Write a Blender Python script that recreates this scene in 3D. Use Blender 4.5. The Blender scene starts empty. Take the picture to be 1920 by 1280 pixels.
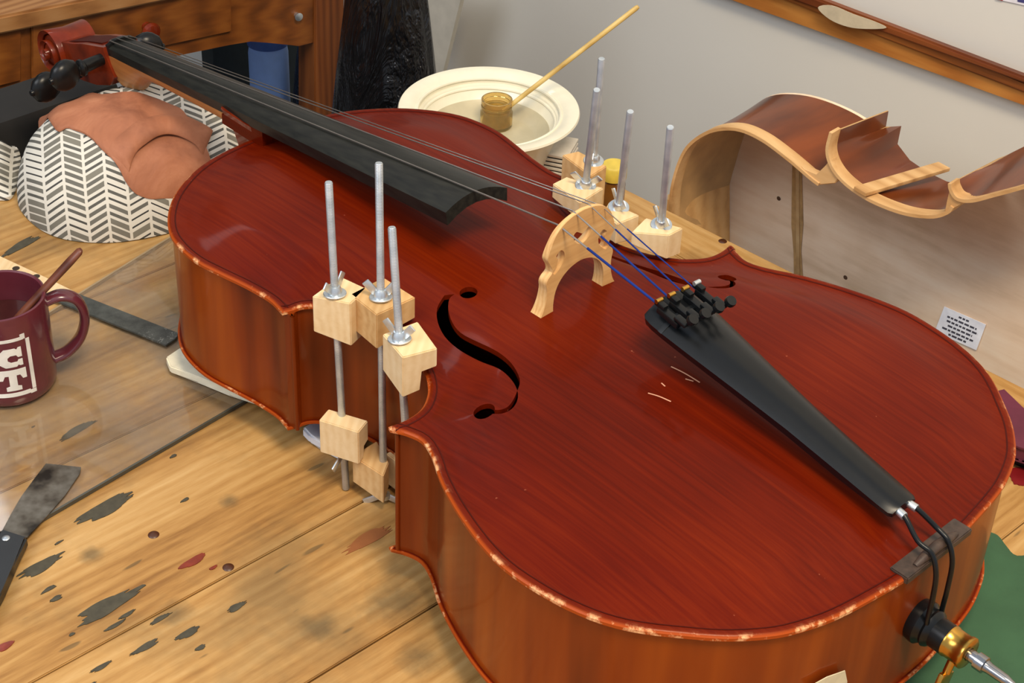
import bpy, bmesh, math, random
import numpy as np
from mathutils import Vector, Matrix, noise
from mathutils.geometry import delaunay_2d_cdt
from mathutils.bvhtree import BVHTree
random.seed(7)
S = bpy.context.scene
PI = math.pi
# ------------------------------------------------------------------ camera
CAM = np.array([-0.391159, 0.797560, 0.897172])
ROT = (0.9753183, -0.0371572, -2.3238305)
FPX, CYP = 3138.297, -107.050
cd = bpy.data.cameras.new('camera'); cam = bpy.data.objects.new('camera', cd)
S.collection.objects.link(cam); S.camera = cam
cam.location = CAM; cam.rotation_mode = 'XYZ'; cam.rotation_euler = ROT
cd.sensor_width = 36; cd.lens = FPX / 1920 * 36; cd.shift_y = CYP / 1920
cd.clip_start = 0.02; cd.clip_end = 60
# ------------------------------------------------------------------ light
S.view_settings.view_transform = 'Standard'; S.view_settings.look = 'None'
S.view_settings.gamma = 1; S.view_settings.exposure = 0.0
w = bpy.data.worlds.new('room_light'); S.world = w; w.use_nodes = True
w.node_tree.nodes['Background'].inputs[0].default_value = (0.74, 0.82, 0.95, 1)
w.node_tree.nodes['Background'].inputs[1].default_value = 0.78

def area(name, loc, target, sx, sy, power, col):
    l = bpy.data.lights.new(name, 'AREA'); l.shape = 'RECTANGLE'; l.size = sx; l.size_y = sy
    l.energy = power; l.color = col
    o = bpy.data.objects.new(name, l); S.collection.objects.link(o); o.location = loc
    d = Vector(target) - Vector(loc); o.rotation_euler = d.to_track_quat('-Z', 'Y').to_euler()
    return o
area('window_light', (0.9, 2.3, 2.3), (0.4, 0, 0), 1.8, 1.3, 42, (0.93, 0.96, 1.0))
area('ceiling_light', (-0.6, 0.45, 2.1), (0.1, -0.6, 0.1), 0.8, 0.5, 54, (1.0, 0.83, 0.60))
area('far_window_light', (3.6, -0.2, 2.2), (0.6, 0, 0), 1.2, 1.0, 26, (0.95, 0.97, 1.0))

# ------------------------------------------------------------------ helpers
def _rot(a):
    cx, cy, cz = np.cos(a); sx, sy, sz = np.sin(a)
    Rx = np.array([[1,0,0],[0,cx,-sx],[0,sx,cx]]); Ry = np.array([[cy,0,sy],[0,1,0],[-sy,0,cy]]); Rz = np.array([[cz,-sz,0],[sz,cz,0],[0,0,1]])
    return Rz @ Ry @ Rx
RM = _rot(np.array(ROT))
def ray(x, y):
    return RM @ np.array([(x-960)/FPX, -(y-640-CYP)/FPX, -1.0])
def U(x, y, z):
    """photo pixel -> world point at height z"""
    d = ray(x, y); t = (z - CAM[2]) / d[2]; return Vector(CAM + d*t)
def UP(x, y, P, n):
    """photo pixel -> world point on the plane through P with normal n"""
    d = ray(x, y); n = np.array(n, float); t = np.dot(np.array(P) - CAM, n) / np.dot(d, n); return Vector(CAM + d*t)
ZB = -0.035      # bench top
H = 0.1246       # edge of the cello's top plate

def link(o, parent=None):
    S.collection.objects.link(o)
    if parent is not None: o.parent = parent
    return o
def mobj(name, verts, faces, mat, parent=None, smooth=True, autosm=None):
    me = bpy.data.meshes.new(name); me.from_pydata([tuple(v) for v in verts], [], [tuple(f) for f in faces]); me.update()
    bm = bmesh.new(); bm.from_mesh(me); bmesh.ops.recalc_face_normals(bm, faces=bm.faces); bm.to_mesh(me); bm.free()
    return fin(name, me, mat, parent, smooth, autosm)
def fin(name, me, mat, parent=None, smooth=True, autosm=None):
    me.materials.append(mat)
    for p in me.polygons: p.use_smooth = smooth
    if smooth: me.set_sharp_from_angle(angle=math.radians(autosm or 40))
    return link(bpy.data.objects.new(name, me), parent)
def bobj(name, bm, mat, parent=None, smooth=True, autosm=None):
    me = bpy.data.meshes.new(name); bmesh.ops.recalc_face_normals(bm, faces=bm.faces); bm.to_mesh(me); bm.free()
    return fin(name, me, mat, parent, smooth, autosm)
def tag(o, label=None, cat=None, group=None, kind=None):
    if label: o['label'] = label
    if cat: o['category'] = cat
    if group: o['group'] = group
    if kind: o['kind'] = kind
    return o
def thing(name, loc, label, cat, group=None):
    o = bpy.data.objects.new(name, None); o.empty_display_size = 0.01; link(o)
    # parts are modelled in world space: the Empty marks the base and the parts keep the inverse offset
    o.location = loc; o['_b'] = 1
    tag(o, label, cat, group); return o
def settle():
    """keep every part where it was modelled although its thing's Empty sits at the base"""
    bpy.context.view_layer.update()
    for o in S.objects:
        if o.parent is not None:
            top = o.parent
            if top.get('_b') is not None:
                o.matrix_parent_inverse = Matrix.Translation(-Vector(top.location))
    for o in S.objects:
        if o.get('_b') is not None: del o['_b']
def join_bm(*bms):
    r = bms[0]
    for b in bms[1:]:
        me = bpy.data.meshes.new('t'); b.to_mesh(me); r.from_mesh(me); b.free(); bpy.data.meshes.remove(me)
    return r
def box_bm(c, s, R=None, bev=0.0, seg=2):
    bm = bmesh.new(); bmesh.ops.create_cube(bm, size=1)
    bmesh.ops.scale(bm, vec=s, verts=bm.verts)
    if bev: bmesh.ops.bevel(bm, geom=bm.edges[:], offset=bev, segments=seg, affect='EDGES', profile=.6)
    M = Matrix.Translation(c) @ (R.to_4x4() if R is not None else Matrix())
    bm.transform(M); return bm
def frames(pts):
    pts = [Vector(p) for p in pts]; T = []
    for i in range(len(pts)):
        a = pts[max(0, i-1)]; b = pts[min(len(pts)-1, i+1)]; T.append((b-a).normalized())
    up = Vector((0,0,1)) if abs(T[0].z) < .9 else Vector((1,0,0))
    N = []; n = (up - T[0]*up.dot(T[0])).normalized()
    for t in T:
        n = (n - t*n.dot(t)).normalized(); N.append(n)
    return pts, T, N
def tube_bm(pts, r, seg=12, cap=True, flat=1.0):
    pts, T, N = frames(pts); bm = bmesh.new(); rings = []
    for i, p in enumerate(pts):
        rr = r[i] if isinstance(r, (list, tuple)) else r
        B = T[i].cross(N[i])
        rings.append([bm.verts.new(p + N[i]*math.cos(2*PI*k/seg)*rr*flat + B*math.sin(2*PI*k/seg)*rr) for k in range(seg)])
    for a, b in zip(rings[:-1], rings[1:]):
        for k in range(seg): bm.faces.new((a[k], a[(k+1) % seg], b[(k+1) % seg], b[k]))
    if cap: bm.faces.new(rings[0][::-1]); bm.faces.new(rings[-1])
    return bm
def lathe_bm(prof, seg=48, M=None, close=False):
    """prof: (r, z) points; revolve about local z"""
    bm = bmesh.new(); rings = []
    for r, z in prof:
        if r < 1e-6: rings.append([bm.verts.new((0,0,z))])
        else: rings.append([bm.verts.new((r*math.cos(2*PI*k/seg), r*math.sin(2*PI*k/seg), z)) for k in range(seg)])
    if close: rings.append(rings[0])
    for a, b in zip(rings[:-1], rings[1:]):
        for k in range(seg):
            k2 = (k+1) % seg
            if len(a) == 1 and len(b) == 1: continue
            if len(a) == 1: bm.faces.new((a[0], b[k], b[k2]))
            elif len(b) == 1: bm.faces.new((a[k], a[k2], b[0]))
            else: bm.faces.new((a[k], a[k2], b[k2], b[k]))
    if M is not None: bm.transform(M)
    return bm
def aim(p, d):
    """matrix placing local z along d at p"""
    return Matrix.Translation(p) @ Vector(d).to_track_quat('Z', 'Y').to_matrix().to_4x4()
def prism_bm(poly, z0, z1, bev=0.0):
    bm = bmesh.new()
    a = [bm.verts.new((p[0], p[1], z0)) for p in poly]; b = [bm.verts.new((p[0], p[1], z1)) for p in poly]
    bm.faces.new(a[::-1]); bm.faces.new(b); n = len(poly)
    for i in range(n): bm.faces.new((a[i], a[(i+1) % n], b[(i+1) % n], b[i]))
    if bev: bmesh.ops.bevel(bm, geom=bm.edges[:], offset=bev, segments=2, affect='EDGES')
    return bm
def slab3(pts, off):
    """a thin solid from a planar 3D outline, thickened by vector off"""
    bm = bmesh.new(); off = Vector(off)
    a = [bm.verts.new(p) for p in pts]; b = [bm.verts.new(Vector(p)+off) for p in pts]; n = len(pts)
    bm.faces.new(a[::-1]); bm.faces.new(b)
    for i in range(n): bm.faces.new((a[i], a[(i+1) % n], b[(i+1) % n], b[i]))
    return bm
def catmull(P, n=6, closed=False):
    P = [Vector(p) for p in P]; out = []; m = len(P)
    for i in range(m if closed else m-1):
        p1, p2 = P[i], P[(i+1) % m]
        p0 = P[i-1] if (closed or i > 0) else p1*2-p2
        p3 = P[(i+2) % m] if (closed or i+2 < m) else p2*2-p1
        for k in range(n):
            t = k/n
            out.append(.5*((2*p1)+(p2-p0)*t+(2*p0-5*p1+4*p2-p3)*t*t+(3*p1-p0-3*p2+p3)*t**3))
    if not closed: out.append(P[-1])
    return out
def inside(poly, X, Y):
    X = np.asarray(X); Y = np.asarray(Y); r = np.zeros(X.shape, bool); n = len(poly)
    for i in range(n):
        x1, y1 = poly[i][0], poly[i][1]; x2, y2 = poly[(i+1) % n][0], poly[(i+1) % n][1]
        if y1 == y2: continue
        c = ((y1 > Y) != (y2 > Y)) & (X < (x2-x1)*(Y-y1)/(y2-y1)+x1); r ^= c
    return r
def polydist(poly, X, Y, closed=True):
    X = np.asarray(X, float); Y = np.asarray(Y, float); d = np.full(X.shape, 1e9); n = len(poly)
    for i in range(n if closed else n-1):
        ax, ay = poly[i][0], poly[i][1]; bx, by = poly[(i+1) % n][0], poly[(i+1) % n][1]
        L = (bx-ax)**2+(by-ay)**2
        if L < 1e-14: continue
        t = np.clip(((X-ax)*(bx-ax)+(Y-ay)*(by-ay))/L, 0, 1)
        d = np.minimum(d, np.hypot(X-ax-t*(bx-ax), Y-ay-t*(by-ay)))
    return d
def cdt(outer, holes, extra=()):
    """triangulated region inside outer and outside the holes -> verts (x,y), tris"""
    V = []; E = []
    for loop in [outer]+list(holes):
        s = len(V); n = len(loop); V += [Vector((p[0], p[1])) for p in loop]; E += [(s+i, s+(i+1) % n) for i in range(n)]
    V += [Vector((p[0], p[1])) for p in extra]
    r = delaunay_2d_cdt(V, E, [], 0, 1e-6)
    vs = [(v.x, v.y) for v in r[0]]; fs = [tuple(f) for f in r[2]]
    cx = np.array([sum(vs[i][0] for i in f)/len(f) for f in fs]); cy = np.array([sum(vs[i][1] for i in f)/len(f) for f in fs])
    keep = inside(outer, cx, cy)
    for h in holes: keep &= ~inside(h, cx, cy)
    fs = [f for f, k in zip(fs, keep) if k]
    used = sorted({i for f in fs for i in f}); mp = {o: i for i, o in enumerate(used)}
    return [vs[i] for i in used], [tuple(mp[i] for i in f) for f in fs]
def shell(vs, fs, top, bot):
    """closed solid from a 2D triangulation with top(x,y) and bot(x,y) -> 3D points"""
    n = len(vs); V = [top(*v) for v in vs]+[bot(*v) for v in vs]; F = []
    cnt = {}
    for f in fs:
        F.append(f); F.append(tuple(i+n for i in f[::-1]))
        for i in range(len(f)):
            e = (f[i], f[(i+1) % len(f)]); k = (min(e), max(e)); cnt.setdefault(k, []).append(e)
    for k, es in cnt.items():
        if len(es) == 1:
            a, b = es[0]; F.append((b, a, a+n, b+n))
    return V, F

# ------------------------------------------------------------------ materials
def srgb(r, g, b):
    f = lambda c: (c/255/12.92) if c/255 <= .04045 else ((c/255+.055)/1.055)**2.4
    return (f(r), f(g), f(b), 1)
class NT:
    def __init__(s, name):
        s.m = bpy.data.materials.new(name); s.m.use_nodes = True; s.t = s.m.node_tree; s.b = s.t.nodes['Principled BSDF']; s.out = s.t.nodes['Material Output']
    def n(s, typ, **kw):
        nd = s.t.nodes.new(typ)
        for k, v in kw.items():
            if k.startswith('i_'):
                key = k[2:]; key = int(key) if key.isdigit() else key.replace('_', ' ')
                s.put(nd.inputs[key], v)
            else: setattr(nd, k, v)
        return nd
    def put(s, inp, v):
        if hasattr(v, 'is_output') or isinstance(v, bpy.types.NodeSocket): s.t.links.new(v, inp)
        else: inp.default_value = v
    def math(s, op, a, b=None, c=None):
        nd = s.t.nodes.new('ShaderNodeMath'); nd.operation = op; s.put(nd.inputs[0], a)
        if b is not None: s.put(nd.inputs[1], b)
        if c is not None: s.put(nd.inputs[2], c)
        return nd.outputs[0]
    def ramp(s, fac, stops, interp='LINEAR'):
        nd = s.t.nodes.new('ShaderNodeValToRGB'); e = nd.color_ramp.elements; nd.color_ramp.interpolation = interp
        while len(e) < len(stops): e.new(.5)
        for el, (p, c) in zip(e, stops): el.position = p; el.color = c
        s.put(nd.inputs[0], fac); return nd.outputs[0]
    def mix(s, fac, a, b, mode='MIX'):
        nd = s.t.nodes.new('ShaderNodeMix'); nd.data_type = 'RGBA'; nd.blend_type = mode
        s.put(nd.inputs[0], fac); s.put(nd.inputs[6], a); s.put(nd.inputs[7], b); return nd.outputs[2]
    def coord(s, scale=(1,1,1), rot=(0,0,0), kind='Object'):
        tc = s.t.nodes.new('ShaderNodeTexCoord'); mp = s.t.nodes.new('ShaderNodeMapping')
        mp.inputs['Scale'].default_value = scale; mp.inputs['Rotation'].default_value = rot
        s.t.links.new(tc.outputs[kind], mp.inputs[0]); return mp.outputs[0]
    def noise(s, vec, scale, detail=3, rough=.55, dist=0):
        nd = s.n('ShaderNodeTexNoise'); nd.inputs['Scale'].default_value = scale; nd.inputs['Detail'].default_value = detail
        nd.inputs['Roughness'].default_value = rough; nd.inputs['Distortion'].default_value = dist; s.t.links.new(vec, nd.inputs[0]); return nd.outputs[0]
    def bump(s, h, strength=.2, dist=.001):
        nd = s.n('ShaderNodeBump'); nd.inputs['Strength'].default_value = strength; nd.inputs['Distance'].default_value = dist
        s.t.links.new(h, nd.inputs['Height']); s.t.links.new(nd.outputs[0], s.b.inputs['Normal'])
    def set(s, **kw):
        for k, v in kw.items(): s.put(s.b.inputs[k.replace('_', ' ')], v)
        return s
def plain(name, col, rough=.5, metal=0, spec=.5, coat=0, var=.12, vs=60, bump=0, bs=200):
    m = NT(name); v = m.coord()
    a = m.noise(v, vs, 3)
    dk = tuple(c*(1-var) for c in col[:3])+(1,); lt = tuple(min(1, c*(1+var)) for c in col[:3])+(1,)
    m.set(Base_Color=m.ramp(a, [(.3, dk), (.7, lt)]), Roughness=rough, Metallic=metal, Coat_Weight=coat)
    m.b.inputs['Specular IOR Level'].default_value = spec
    if bump: m.bump(m.noise(v, bs, 3), bump, .001)
    return m.m
def wood(name, cols, scale=(1,1,1), rot=(0,0,0), rough=.45, grain=90, big=6, coat=0, bump=.15, streak=.5, spec=.5):
    """grain runs along local x after the mapping"""
    m = NT(name); v = m.coord((scale[0], scale[1], scale[2]), rot)
    mp = m.n('ShaderNodeMapping'); m.t.links.new(v, mp.inputs[0]); mp.inputs['Scale'].default_value = (.08, 1, 1)
    warp = m.noise(mp.outputs[0], big, 3, .6, .6)
    fine = m.noise(mp.outputs[0], grain, 4, .6, .2)
    w2 = m.n('ShaderNodeTexWave'); w2.inputs['Scale'].default_value = big*2.2; w2.inputs['Distortion'].default_value = 5; w2.inputs['Detail'].default_value = 2
    w2.bands_direction = 'Y'; m.t.links.new(mp.outputs[0], w2.inputs[0])
    f = m.math('ADD', m.math('MULTIPLY', warp, 1-streak), m.math('MULTIPLY', w2.outputs[1], streak*.45))
    f = m.math('ADD', f, m.math('MULTIPLY', fine, .4))
    m.set(Base_Color=m.ramp(f, [(.32, cols[0]), (.55, cols[1]), (.82, cols[2])]), Roughness=rough, Coat_Weight=coat)
    m.b.inputs['Specular IOR Level'].default_value = spec
    if bump: m.bump(fine, bump, .0006)
    return m
M = {}
# cello top: dark red-brown varnish over fine lengthwise spruce grain, pale worn edge
m = NT('red_varnish'); v = m.coord((1,1,1))
mp = m.n('ShaderNodeMapping'); m.t.links.new(v, mp.inputs[0]); mp.inputs['Scale'].default_value = (.02, 1, .3)
g = m.noise(mp.outputs[0], 320, 3, .6); b_ = m.noise(v, 5, 3); f = m.math('ADD', m.math('MULTIPLY', g, .45), m.math('MULTIPLY', b_, .55))
base = m.ramp(f, [(.30, srgb(66,10,1)), (.5, srgb(90,18,1)), (.72, srgb(110,30,2))])
att = m.n('ShaderNodeAttribute'); att.attribute_name = 'wear'
wn = m.noise(v, 55, 5, .7)
wear = m.math('MULTIPLY', att.outputs['Fac'], m.ramp(wn, [(.54, (0,0,0,1)), (.64, (1,1,1,1))]))
edgec = m.math('MULTIPLY', att.outputs['Fac'], .75)
col = m.mix(edgec, base, srgb(176,78,26)); col = m.mix(wear, col, srgb(224,170,120))
spk = m.ramp(m.noise(v, 160, 2, .5), [(.775, (0,0,0,1)), (.80, (1,1,1,1))]); col = m.mix(m.math('MULTIPLY', spk, .35), col, srgb(190,110,80))
m.set(Base_Color=col, Roughness=.4, Coat_Weight=.08, Coat_Roughness=.08)
m.b.inputs['Specular IOR Level'].default_value = .06
m.bump(m.math('ADD', m.math('MULTIPLY', g, .4), m.math('MULTIPLY', m.noise(v, 14, 2), 3)), .10, .0008)
M['top'] = m.m
# ribs: orange-brown flamed maple with vertical figure
m = NT('amber_varnish'); v = m.coord((1,1,.07))
a = m.noise(v, 26, 3, .6); b2 = m.noise(m.coord((1,1,.35)), 9, 2)
f = m.math('ADD', m.math('MULTIPLY', a, .6), m.math('MULTIPLY', b2, .4))
m.set(Base_Color=m.ramp(f, [(.33, srgb(84,26,3)), (.5, srgb(124,48,6)), (.68, srgb(152,70,11))]), Roughness=.35, Coat_Weight=.3, Coat_Roughness=.1)
m.b.inputs['Specular IOR Level'].default_value = .15
m.bump(m.noise(v, 60, 2), .05, .0005); M['rib'] = m.m
M['purfling'] = plain('dark_purfling', srgb(64,14,6), .5, spec=.1)
M['hole_edge'] = plain('pale_cut_edge', srgb(150,100,75), .6)
M['inner'] = plain('inner_maple', srgb(120,80,50), .8)
M['ebony'] = plain('black_ebony', srgb(20,20,20), .3, spec=.28, bump=.08, bs=120, var=.3)
m = NT('satin_ebony'); v = m.coord((.05,1,1)); gg = m.noise(v, 220, 3)
m.set(Base_Color=m.ramp(gg, [(.3, srgb(18,19,17)), (.7, srgb(36,36,31))]), Roughness=.4); m.b.inputs['Specular IOR Level'].default_value = .22; m.bump(gg, .12, .0004); M['board'] = m.m
M['plastic'] = plain('black_plastic', srgb(14,16,18), .3, var=.1, spec=.3)
M['chrome'] = plain('dark_chrome', srgb(150,150,152), .2, metal=1, var=.1)
M['neckwood'] = wood('neck_maple', [srgb(150,88,40), srgb(190,124,62), srgb(212,150,86)], rough=.4, grain=140).m
M['scroll'] = plain('scroll_varnish', srgb(110,36,12), .3, coat=.35, spec=.15, var=.35, vs=40)
M['steel'] = plain('zinc_steel', srgb(206,212,216), .32, metal=.85, var=.1, vs=200)
m = NT('threaded_steel'); v = m.coord()
wv = m.n('ShaderNodeTexWave'); wv.bands_direction = 'Z'; wv.inputs['Scale'].default_value = 260; m.t.links.new(v, wv.inputs[0])
m.set(Base_Color=m.ramp(m.noise(v, 60, 2), [(.3, srgb(176,186,194)), (.7, srgb(214,220,224))]), Roughness=.36, Metallic=.75); m.bump(wv.outputs[1], .35, .0004); M['rod'] = m.m
M['string'] = plain('string_steel', srgb(170,160,150), .3, metal=.9)
M['blue'] = plain('blue_silk_winding', srgb(26,46,112), .7, spec=.1)
M['brass'] = plain('brass', srgb(196,150,70), .25, metal=1, var=.1)
def blockwood(name, a, b, c): return wood(name, [srgb(*a), srgb(*b), srgb(*c)], rough=.65, grain=150, big=22, rot=(0,0,.9), bump=.15, streak=.3, spec=.2).m
M['block'] = blockwood('beech_block', (206,170,122), (220,190,144), (230,204,162))
M['block2'] = blockwood('darker_beech_block', (176,132,80), (200,158,104), (216,180,128))
M['bridge'] = wood('bridge_maple', [srgb(196,146,88), srgb(214,168,108), srgb(226,186,130)], rough=.5, grain=200, big=40, rot=(0,0,PI/2), bump=.1).m
M['bench'] = None
def bench_mat(name, seed, rotz):
    m = NT(name); v = m.coord((1,1,1), (0,0,0))
    mr = m.n('ShaderNodeMapping'); m.t.links.new(v, mr.inputs[0]); mr.inputs['Rotation'].default_value = (0,0,rotz); mr.inputs['Location'].default_value = (seed*3.1, seed*1.7, seed)
    ms = m.n('ShaderNodeMapping'); m.t.links.new(mr.outputs[0], ms.inputs[0]); ms.inputs['Scale'].default_value = (1, .085, 1)
    ms2 = m.n('ShaderNodeMapping'); m.t.links.new(mr.outputs[0], ms2.inputs[0]); ms2.inputs['Scale'].default_value = (1, .22, 1)
    big = m.noise(ms.outputs[0], 14, 3, .6, .5); fine = m.noise(ms.outputs[0], 190, 4, .65, .1)
    wv = m.n('ShaderNodeTexWave'); wv.inputs['Scale'].default_value = 26; wv.inputs['Distortion'].default_value = 7; wv.inputs['Detail'].default_value = 3
    wv.inputs['Detail Scale'].default_value = .8; wv.bands_direction = 'X'; m.t.links.new(ms2.outputs[0], wv.inputs[0])
    f = m.math('ADD', m.math('ADD', m.math('MULTIPLY', big, .62), m.math('MULTIPLY', fine, .36)), m.math('MULTIPLY', wv.outputs[1], .07))
    col = m.ramp(f, [(.36, srgb(138,96,48)), (.46, srgb(166,122,66)), (.57, srgb(184,142,84)), (.72, srgb(202,164,108))])
    dirt = m.noise(v, 5.5, 5, .65); col = m.mix(m.math('MULTIPLY', m.ramp(dirt, [(.50, (0,0,0,1)), (.68, (1,1,1,1))]), .55), col, srgb(104,86,56))
    for (qx, qy, qr) in DIRT:
        dn_ = m.n('ShaderNodeVectorMath'); dn_.operation = 'DISTANCE'; m.t.links.new(v, dn_.inputs[0]); dn_.inputs[1].default_value = (qx, qy, ZB)
        rg = m.ramp(m.math('ADD', m.math('DIVIDE', dn_.outputs['Value'], qr), m.math('MULTIPLY', m.noise(v, 26, 4, .7), .9)), [(.55, (1,1,1,1)), (1.0, (0,0,0,1))]); col = m.mix(m.math('MULTIPLY', rg, .6), col, srgb(78,70,50))
    dots = m.ramp(m.noise(ms2.outputs[0], 90, 1, .5), [(.74, (0,0,0,1)), (.77, (1,1,1,1))]); col = m.mix(m.math('MULTIPLY', dots, .6), col, srgb(78,66,44))
    m.set(Base_Color=col, Roughness=.5); m.b.inputs['Specular IOR Level'].default_value = .35
    m.bump(m.math('ADD', fine, big), .35, .0008); return m.m
DIRT = [tuple(U(x, y, ZB))[:2]+(r,) for x, y, r in ((735,1130,.055),(600,1180,.03),(790,1230,.04),(430,940,.02),(700,1010,.022),(330,1150,.03),(170,1040,.02))]
BENCH = [bench_mat('pine_bench_%s' % 'abcd'[i], i, 0.0) for i in range(3)]
EDGE = bench_mat('pine_edge_board', 5, PI/2)
M['stain'] = plain('grey_green_paint', srgb(68,63,48), .55, var=.2, vs=150)
M['redstain'] = plain('dried_red_varnish', srgb(120,44,22), .3, var=.2, vs=150)
M['wall'] = None

# ------------------------------------------------------------------ setting
WD = Vector((1, .05, 0)).normalized(); WN = Vector((-.05, 1, 0)).normalized(); WP = Vector((.5, -.78, 0))
FLOOR = -.95
m = NT('painted_wall'); v = m.coord(); nz = m.noise(v, 1.6, 3); fn = m.noise(v, 90, 3)
m.set(Base_Color=m.ramp(nz, [(.35, srgb(202,198,190)), (.65, srgb(212,208,198))]), Roughness=.75); m.bump(fn, .12, .001); M['wall'] = m.m
m = NT('grey_concrete_floor'); v = m.coord(); m.set(Base_Color=m.ramp(m.noise(v, 7, 5), [(.3, srgb(58,54,50)), (.7, srgb(92,86,80))]), Roughness=.7); M['floor'] = m.m
def wallbox(name, c, s, rz, mat):
    o = bobj(name, box_bm(Vector((0,0,0)), s), mat, None, False); o.location = c; o.rotation_euler = (0,0,rz); o['kind'] = 'structure'; return o
ang = math.atan2(WD.y, WD.x)
c = WP + WN*(-.05)
wallbox('wall_right', (c.x+.3, c.y+.015, .6), (5.6, .1, 3.1), ang, M['wall'])
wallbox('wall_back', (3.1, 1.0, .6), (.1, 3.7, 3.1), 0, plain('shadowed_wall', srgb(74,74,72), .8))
wallbox('floor', (.6, .6, FLOOR-.05), (5.6, 3.4, .1), 0, M['floor'])

# wooden rail on the wall
rail_col = wood('orange_pine_rail', [srgb(128,70,24), srgb(168,104,44), srgb(190,128,60)], rough=.4, grain=120, big=20)
def wall_poly(name, px, d0, d1, mat, parent):
    """a moulding between two long edges (photo pixels on the wall), standing d1 proud"""
    P = [UP(x, y, WP, WN) for x, y in px]
    a = [p + WN*d0 for p in P]; bm = bmesh.new(); n = len(P)
    A = [bm.verts.new(p) for p in a]; B = [bm.verts.new(p + WN*(d1-d0)) for p in a]
    bm.faces.new(A[::-1]); bm.faces.new(B)
    for i in range(n): bm.faces.new((A[i], A[(i+1) % n], B[(i+1) % n], B[i]))
    bmesh.ops.bevel(bm, geom=[e for e in bm.edges if e.calc_length() > .1], offset=.0025, segments=2, affect='EDGES')
    return bobj(name, bm, mat, parent)
p0 = UP(1420, 5, WP, WN)
rail = bobj('trim_1', slab3([UP(x, y, WP, WN) for x, y in [(1330,-27),(1960,198),(1960,160),(1330,-70)]], WN*.016), rail_col.m); rail['kind'] = 'structure'
wall_poly('moulding', [(1380,-50),(1960,172),(1960,150),(1380,-85)], .016, .022, wood('dark_rail_edge', [srgb(96,48,18), srgb(140,78,32), srgb(166,100,44)], rough=.35).m, rail)
wall_poly('moulding', [(1430,-40),(1960,148),(1960,136),(1430,-62)], .016, .028, wood('red_rail_edge', [srgb(70,30,12), srgb(110,54,24), srgb(140,76,34)], rough=.35).m, rail)
# torn paper tucked behind the rail
pp = catmull([UP(x, y, WP+WN*.031, WN) for x, y in [(1534,14),(1556,36),(1590,50),(1625,54),(1662,52),(1640,40),(1600,26),(1560,10)]], 4, True)
pc = plain('torn_paper', srgb(196,180,150), .8)
tag(bobj('torn_paper', slab3(pp, WN*.0006), pc), 'torn scrap of tan paper lying on the wooden wall rail', 'paper')
sg = thing('wall_notice', UP(1900, -6, WP, WN), 'white notice with a red corner on the wall above the rail', 'notice')
bobj('sheet', slab3([UP(x, y, WP+WN*.0005, WN) for x, y in [(1878,0),(1960,18),(1960,-60),(1878,-70)]], WN*.0012), plain('notice_white', srgb(222,218,222), .6), sg, False)
bobj('red_corner', slab3([UP(x, y, WP+WN*.0018, WN) for x, y in [(1868,-2),(1880,1),(1886,-20),(1868,-22)]], WN*.0008), plain('notice_red', srgb(170,40,40), .6), sg, False)
bobj('dark_print', slab3([UP(x, y, WP+WN*.0018, WN) for x, y in [(1908,3),(1950,12),(1950,-10),(1908,-16)]], WN*.0004), plain('notice_print', srgb(60,60,110), .6), sg, False)

# ------------------------------------------------------------------ workbench
bench = thing('workbench', (.4, .2, FLOOR), 'stained pine workbench of wide planks carrying the cello', 'workbench')
XE, XS = .935, -.75
fy = lambda x: -.4255 + .053*x       # far edge line
yin = -.335
xs = [XS, -.42, -.17, .055, .30, .4295, .63, .83, XE]
lean = .02
for i in range(len(xs)-1):
    g = .0007
    x0, x1 = xs[i]+g, xs[i+1]-g
    dz = random.uniform(-.0004, .0002)
    poly = [(x0, yin+.0008), (x1, yin+.0008), (x1+(lean if i+1 < len(xs)-1 else 0)*.9, 1.15), (x0+(lean if i else 0)*.9, 1.15)]
    if i == len(xs)-2: poly = [poly[0], poly[1], (1.10, .12), (1.10, 1.15), poly[3]]
    bm = prism_bm(poly, ZB-.04, ZB+dz, .0008)
    bobj('plank', bm, BENCH[i % 3], bench, False)
bm = prism_bm([(XS, fy(XS)), (XE, fy(XE)), (XE, yin-.0008), (XS, yin-.0008)], ZB-.04, ZB, .0015)
bobj('edge_board', bm, EDGE, bench, False)
for (x, y) in [(XS+.08, -.36), (XE-.08, -.30), (XS+.08, 1.07), (XE-.08, 1.07)]:
    bobj('leg', box_bm(Vector((x, y, (FLOOR+ZB-.04)/2)), (.09,.09, ZB-.04-FLOOR), bev=.004), BENCH[1], bench, False)
# paint drips and varnish stains: thin dried films on the wood
def stain(px, rx, ry, mat, seed, jag=.3, th=.0005, n=44):
    """px centre, semi-axes in px (along grain, across grain)"""
    rnd = random.Random(seed); c0 = U(px[0], px[1], ZB)
    e1 = (U(px[0]+20, px[1]-11.5, ZB)-c0); l1 = e1.length/23.; e1.normalize(); e2 = Vector((-e1.y, e1.x, 0))
    l2 = (U(px[0], px[1]+20, ZB)-c0).length/20.
    pts = []
    for k in range(n):
        a = 2*PI*k/n; f = 1 + jag*(rnd.random()-.5)*(1.6 if abs(math.cos(a)) > .45 else .5)
        f2 = 1 + .12*math.sin(3*a+seed)
        pts.append(c0 + e1*math.cos(a)*rx*l1*f*f2 + e2*math.sin(a)*ry*l2*.8*f2)
    bm = bmesh.new(); lo = [bm.verts.new((p.x, p.y, ZB-.0006)) for p in pts]; hi = [bm.verts.new((p.x, p.y, ZB+th)) for p in pts]; cc = bm.verts.new((c0.x, c0.y, ZB+th*1.3))
    for k in range(n): bm.faces.new((hi[k], hi[(k+1) % n], cc)); bm.faces.new((lo[k], lo[(k+1) % n], hi[(k+1) % n], hi[k]))
    return bobj('paint_stain', bm, mat, bench, False)
ST = M['stain']
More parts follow.
